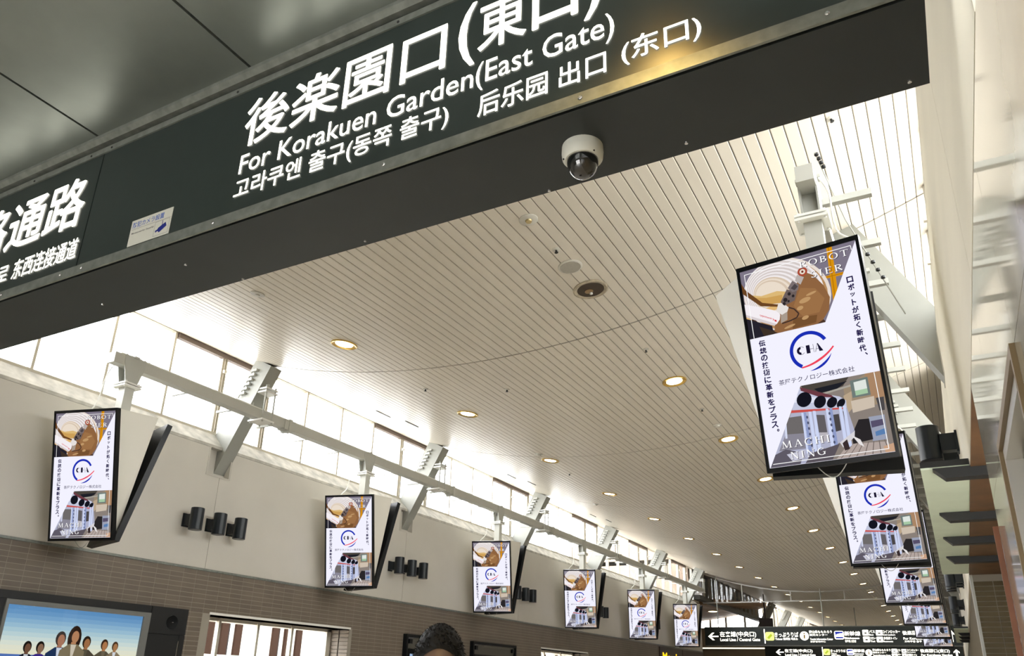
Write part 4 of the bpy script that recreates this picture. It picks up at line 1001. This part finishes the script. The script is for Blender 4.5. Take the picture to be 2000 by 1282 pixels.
# glass smoke curtain hanging from the ceiling
SB = thing('smoke_curtain', 'clear glass smoke curtain with thin white frame hanging across the hall', 'glass curtain', (-5, 38, 5.37))
bars = [-10.35, -8.5, -6.35, -4.1, -1.9, .35]
obj('bottom_rail', MB().box(-10.35, .4, 37.98, 38.02, 5.355, 5.40), M_WHITE, SB)
obj('top_rail', MB().add(*(lambda V: (V, [(i*2, i*2+2, i*2+3, i*2+1) for i in range(20)]))([(a, 37.975, zc(a)+d) for a in [-10.35+i*10.75/20 for i in range(21)] for d in (-.05, 0)])), M_WHITE, SB)
for b in bars: obj('upright', MB().box(b-.02, b+.02, 37.98, 38.02, 5.40, zc(b)), M_WHITE, SB)
for a, b in zip(bars, bars[1:]):
    xs_ = [a+.02+(b-a-.04)*i/4 for i in range(5)]
    obj('pane', MB().prism([(a+.02, 37.995, 5.40), (b-.02, 37.995, 5.40)]+[(q, 37.995, zc(q)) for q in reversed(xs_)], (0, .01, 0)), M_GLASS, SB)
# side passage beyond the left wall: dark stand-in for glass reflections, brown vault, windows
clerestory('window_6', -10.31, 1, 38.1, 50.0, dark=(37, 50), z0=5.62)  # windows and dark panels imitate hall reflections in the curtain glass
struct('trim_6', MB().box(-10.4, -10.1, 36.6, 51, 5.42, 5.62), M_DKFILL)
vb = MB(); n = 8
for i in range(n):
    a, b = i/n, (i+1)/n
    A = lambda t, d=0: (-16+6.2*t, 50.0, 5.40+.85*t**2.2+d); B = lambda t, d=0: (-16+5.9*t, 39.0, 5.40+.02*t+d)
    vb.hexa([B(a), B(b), A(b), A(a), B(a, .25), B(b, .25), A(b, .25), A(a, .25)])
SV = struct('ceiling_side_passage', vb, pbr('warm_brown_soffit', (.36, .23, .14), .6, noise=.05, nscale=2))
for (x, y, z) in ((-11.6, 44.5, 5.62), (-11.0, 46.6, 5.80)):
    t = thing('downlight', 'lit downlight in the brown side passage ceiling, %s one' % ('nearer' if y < 45 else 'farther'), 'ceiling light', (x, y, z))
    obj('lamp_disc', MB().lathe([(.26, -.03), (.24, -.06), (0, -.065)], (x, y, z), 20), M_LAMP, t); obj('rim', MB().lathe([(.30, .04), (.30, -.04), (.26, -.05), (.26, -.03)], (x, y, z), 20), M_GOLD, t)
sw = MB().box(-16, -9.75, 50.0, 50.12, 0, 5.02)
struct('wall_unseen_side_end', MB().box(-16.3, -16, 36, 50.2, 0, 8), M_BROWNC)  # unseen walls and roof, added to keep sky light out of the passage
struct('wall_unseen_side_front', MB().box(-16, -10.42, 36.0, 36.2, 0, 8), M_BROWNC)
struct('wall_unseen_side_roof', MB().box(-16.3, -10.75, 36, 50.2, 7.0, 7.2), M_DKFILL)
SWD = struct('wall_side_passage', sw, pbr('dim_shop_wall', (.30, .25, .18), .6))
W7 = struct('window_7', MB().box(-16, -9.75, 49.98, 50.1, 5.02, 5.10), M_STEEL)
ms = [-15.6, -13.25, -12.29, -11.15, -9.93]
for q in ms: obj('mullion', MB().box(q-.06, q+.06, 50.0, 50.1, 5.1, 6.6), M_STEEL, W7)
for a, b in zip(ms, ms[1:]): obj('pane', MB().box(a+.06, b-.06, 50.04, 50.05, 5.1, 6.6), M_GLASS, W7)
HB = solo('hanging_box', MB().box(-8.66, -8.02, 42, 42.25, 4.3, 4.97).box(-8.40, -8.34, 42.1, 42.16, 4.97, 6.16), pbr('dark_red_brown', (.030, .014, .010), .5), 'dark brown hanging box above the nearer guidance sign', 'box', (-8.35, 42.1, 4.3))
SL = thing('shop_light_strip', 'pale lit strip over the shop front under the left end of the guidance sign', 'light', (-12, 49.8, 3.9))
obj('housing', MB().box(-15.5, -9.8, 49.80, 49.98, 3.86, 3.95), M_WHITE, SL); obj('tube', MB().box(-15.5, -9.8, 49.78, 49.80, 3.87, 3.94), emat('fff4dc', 1.5), SL)
wlf = wall_core(-10.42, -10.0, 50.2, 72, 0, 5.0, []); struct('wall_left_far', wlf, M_CREAM)
clerestory('window_8', -10.31, 1, 51.0, 71.5)
# shop fascias at the far end of the left wall
SFs = thing('shop_fascia', 'dark shop fascia with glowing yellow lettering under the last left display', 'shop sign', (XL, 31.5, 2.0))
obj('board', MB().box(-9.996, -9.96, 30.15, 33.0, 2.0, 3.05), pbr('dark_brown_board', (.05, .03, .018), .5), SFs)
lt = MB(); text(lt, 'Monde', (30.45, 32.6, 2.55, 2.86), lambda a, b: (-9.955, a, b), off=.03); obj('lettering', lt, emat('ffc81e', 1.6), SFs)
SFs = thing('shop_fascia', 'dark shop fascia with glowing red band beside the yellow lettered one', 'shop sign', (XL, 34.5, 2.0))
obj('board', MB().box(-9.996, -9.96, 33.05, 36.1, 2.0, 3.05), pbr('dark_brown_board', (.05, .03, .018), .5), SFs)
obj('lit_band', MB().box(-9.96, -9.95, 33.5, 35.9, 2.5, 2.82), emat('ff5a30', 1.3), SFs)

# ================================================================== PERSON
def person(loc, yaw):
    R = Matrix.Rotation(yaw, 3, 'Z')
    t = thing('person', 'person with short dark hair and dark jacket, only the head top in frame', 'person', loc)
    t.rotation_euler = (0, 0, yaw)
    def skin(name, chain, sub=1):
        V, Ed, Rd = [], [], []
        key = {}
        for a in chain:
            prev = None
            for p in a:
                k = tuple(round(q, 4) for q in p[:3])
                if k not in key: key[k] = len(V); V.append(p[:3]); Rd.append(p[3])
                i = key[k]
                if prev is not None and prev != i: Ed.append((prev, i))
                prev = i
        me = bpy.data.meshes.new(name); me.from_pydata(V, Ed, []); o = bpy.data.objects.new(name, me); COL.objects.link(o)
        md = o.modifiers.new('s', 'SKIN'); sv = me.skin_vertices[0].data
        for i, r in enumerate(Rd):
            sv[i].radius = (r, r) if not isinstance(r, tuple) else r; sv[i].use_root = i == 0
        o.modifiers.new('d', 'SUBSURF').levels = sub
        dg = bpy.context.evaluated_depsgraph_get(); dg.update()
        out = bpy.data.meshes.new_from_object(o.evaluated_get(dg))
        mb = MB(); mb.v = [tuple(v.co) for v in out.vertices]; mb.f = [tuple(p.vertices) for p in out.polygons]; mb.m = [0]*len(mb.f)
        bpy.data.objects.remove(o); return mb
    pel = (0, .0, .96, (.15, .11))
    chain = [[pel, (0, .0, 1.12, (.15, .105)), (0, .01, 1.30, (.165, .115)), (0, .01, 1.43, (.13, .09)), (0, .0, 1.50, .058), (0, -.01, 1.56, .055)]]
    for s in (-1, 1):
        chain.append([pel, (s*.09, 0, .90, .095), (s*.10, -.01, .50, .062), (s*.105, .02, .12, .042), (s*.11, .02, .05, .045), (s*.125, -.11, .035, (.045, .03)), (s*.13, -.17, .03, (.035, .022))])
        chain.append([(0, .01, 1.43, (.13, .09)), (s*.165, .01, 1.42, .062), (s*.21, .02, 1.28, .052), (s*.235, .03, 1.12, .042), (s*.245, -.02, .88, .030)])
    body = skin('body', chain, 2)
    for s in (-1, 1):                                # hands: palm, four unequal curled fingers and a thumb
        w = (s*.245, -.02, .885)
        hand = [[(w[0], w[1], w[2], .028), (w[0], w[1]-.008, w[2]-.05, (.020, .032)), (w[0], w[1]-.012, w[2]-.085, (.018, .034))]]
        hb_ = skin('hand', hand, 1); o_ = len(body.v); body.v += hb_.v; body.f += [tuple(i+o_ for i in f) for f in hb_.f]
        for k, (dy, ln_) in enumerate(((-.036, .068), (-.013, .078), (.010, .072), (.031, .056))):
            y = w[1]+dy-.004; z = w[2]-.08
            ch = [[(w[0], y, z, .0085), (w[0]-s*.004, y, z-ln_*.45, .008), (w[0]-s*.016, y, z-ln_*.78, .0072), (w[0]-s*.032, y, z-ln_*.95, .006)]]
            fb_ = skin('finger', ch, 1); o_ = len(body.v); body.v += fb_.v; body.f += [tuple(i+o_ for i in f) for f in fb_.f]
        ch = [[(w[0]-s*.005, w[1]-.025, w[2]-.03, .010), (w[0]-s*.012, w[1]-.052, w[2]-.062, .0095), (w[0]-s*.018, w[1]-.060, w[2]-.095, .007)]]
        fb_ = skin('thumb', ch, 1); o_ = len(body.v); body.v += fb_.v; body.f += [tuple(i+o_ for i in f) for f in fb_.f]
    # head: sculpted ellipsoid, face towards -y
    n, k = 28, 20; o_ = len(body.v); hc = (0, -.02, 1.652)
    def hp(th, ph):
        x, y, z = math.cos(th)*math.sin(ph), math.sin(th)*math.sin(ph), math.cos(ph)
        X, Y, Z = .078*x, .098*y, .118*z
        if z < 0: X *= 1-.30*z*z; Y = Y*(1-.18*z*z)-.012*z*z
        fr = max(0, -y)
        nose = math.exp(-((X/.016)**2))*math.exp(-(((Z+.012)/.028)**2))*fr; Y -= .024*nose
        brow = math.exp(-(((Z-.022)/.012)**2))*fr; Y -= .004*brow
        for s in (-1, 1): Y += .008*math.exp(-(((X-s*.031)/.014)**2+((Z-.006)/.011)**2))*fr
        Y -= .005*math.exp(-((X/.026)**2+((Z+.055)/.010)**2))*fr
        Y += .004*math.exp(-((X/.022)**2+((Z+.053)/.003)**2))*fr
        return (hc[0]+X, hc[1]+Y, hc[2]+Z)
    for i in range(k+1):
        for j in range(n): body.v.append(hp(2*math.pi*j/n, math.pi*(i+.001)/(k+.002)))
    for i in range(k):
        for j in range(n): body.f.append((o_+i*n+j, o_+(i+1)*n+j, o_+(i+1)*n+(j+1) % n, o_+i*n+(j+1) % n))
    for s in (-1, 1):                                 # ears
        e = MB().lathe([(0, -.006), (.014, -.004), (.019, .0), (.014, .005), (0, .003)], (0, 0, 0), 12, M=Matrix.Rotation(s*1.35, 3, 'Y') @ Matrix.Diagonal((1.5, .9, 1)))
        o_ = len(body.v); body.v += [(p[0]+s*.078, p[1]-.012, p[2]+1.648) for p in e.v]; body.f += [tuple(i+o_ for i in f) for f in e.f]
    body.m = []
    for f in body.f:
        c = [sum(body.v[i][a] for i in f)/len(f) for a in range(3)]
        arm = abs(c[0]) > .19
        body.m.append(2 if (c[2] < .09) else 1 if (c[2] < .93 and not arm) else 0 if (c[2] > 1.49 or (arm and c[2] < .905)) else 3)
    SK = pbr('skin', (.13, .078, .05), .5, noise=.06, nscale=30)
    obj('body', body, [SK, pbr('dark_trousers', (.03, .032, .04), .8), pbr('black_shoes', (.015, .013, .012), .4), pbr('dark_jacket', (.035, .04, .05), .75)], t, shift=(0, 0, 0), smooth=True)
    # hair cap with short tufts
    hair = MB(); random.seed(3); N, K = 40, 14
    def hq(th, ph, d):
        p = Vector(hp(th, ph)); c = Vector(hc); q = (p-c); return c+q*(1+d/q.length)
    for i in range(K+1):
        for j in range(N):
            th = 2*math.pi*j/N; face = max(0, -math.sin(th))
            pmax = 1.75-.60*face**1.5
            ph = pmax*i/K+.001
            d = .012*(1-(i/K)**3)+.002+random.uniform(-.002, .003)
            hair.v.append(tuple(hq(th, ph, d)))
    for i in range(K):
        for j in range(N): hair.f.append((i*N+j, (i+1)*N+j, (i+1)*N+(j+1) % N, i*N+(j+1) % N)); hair.m.append(0)
    for _ in range(900):
        th = random.uniform(0, 6.283); face = max(0, -math.sin(th)); ph = random.uniform(.02, 1.6-.5*face)
        a = hq(th, ph, .006); b = hq(th+random.uniform(-.15, .15), ph+random.uniform(-.06, .14), .019); s_ = Vector((random.uniform(-1, 1), random.uniform(-1, 1), random.uniform(-1, 1)))*.0035
        hair.add([a+s_, a-s_, b], [(0, 1, 2)])
    obj('hair', hair, pbr('black_hair', (.006, .0055, .005), .6, spec=.2), t, shift=(0, 0, 0))
    for s in (-1, 1):
        obj('eye', MB().lathe([(0, -.011)]+[(.011*math.sin(a), -.011*math.cos(a)) for a in (.5, 1, 1.57, 2.1, 2.6)]+[(0, .011)], (s*.031, hc[1]-.079, hc[2]+.006), 12), pbr('eye_white', (.6, .58, .55), .2), t, shift=(0, 0, 0))
    return t
person((-1.555, 2.36, 0), .58)
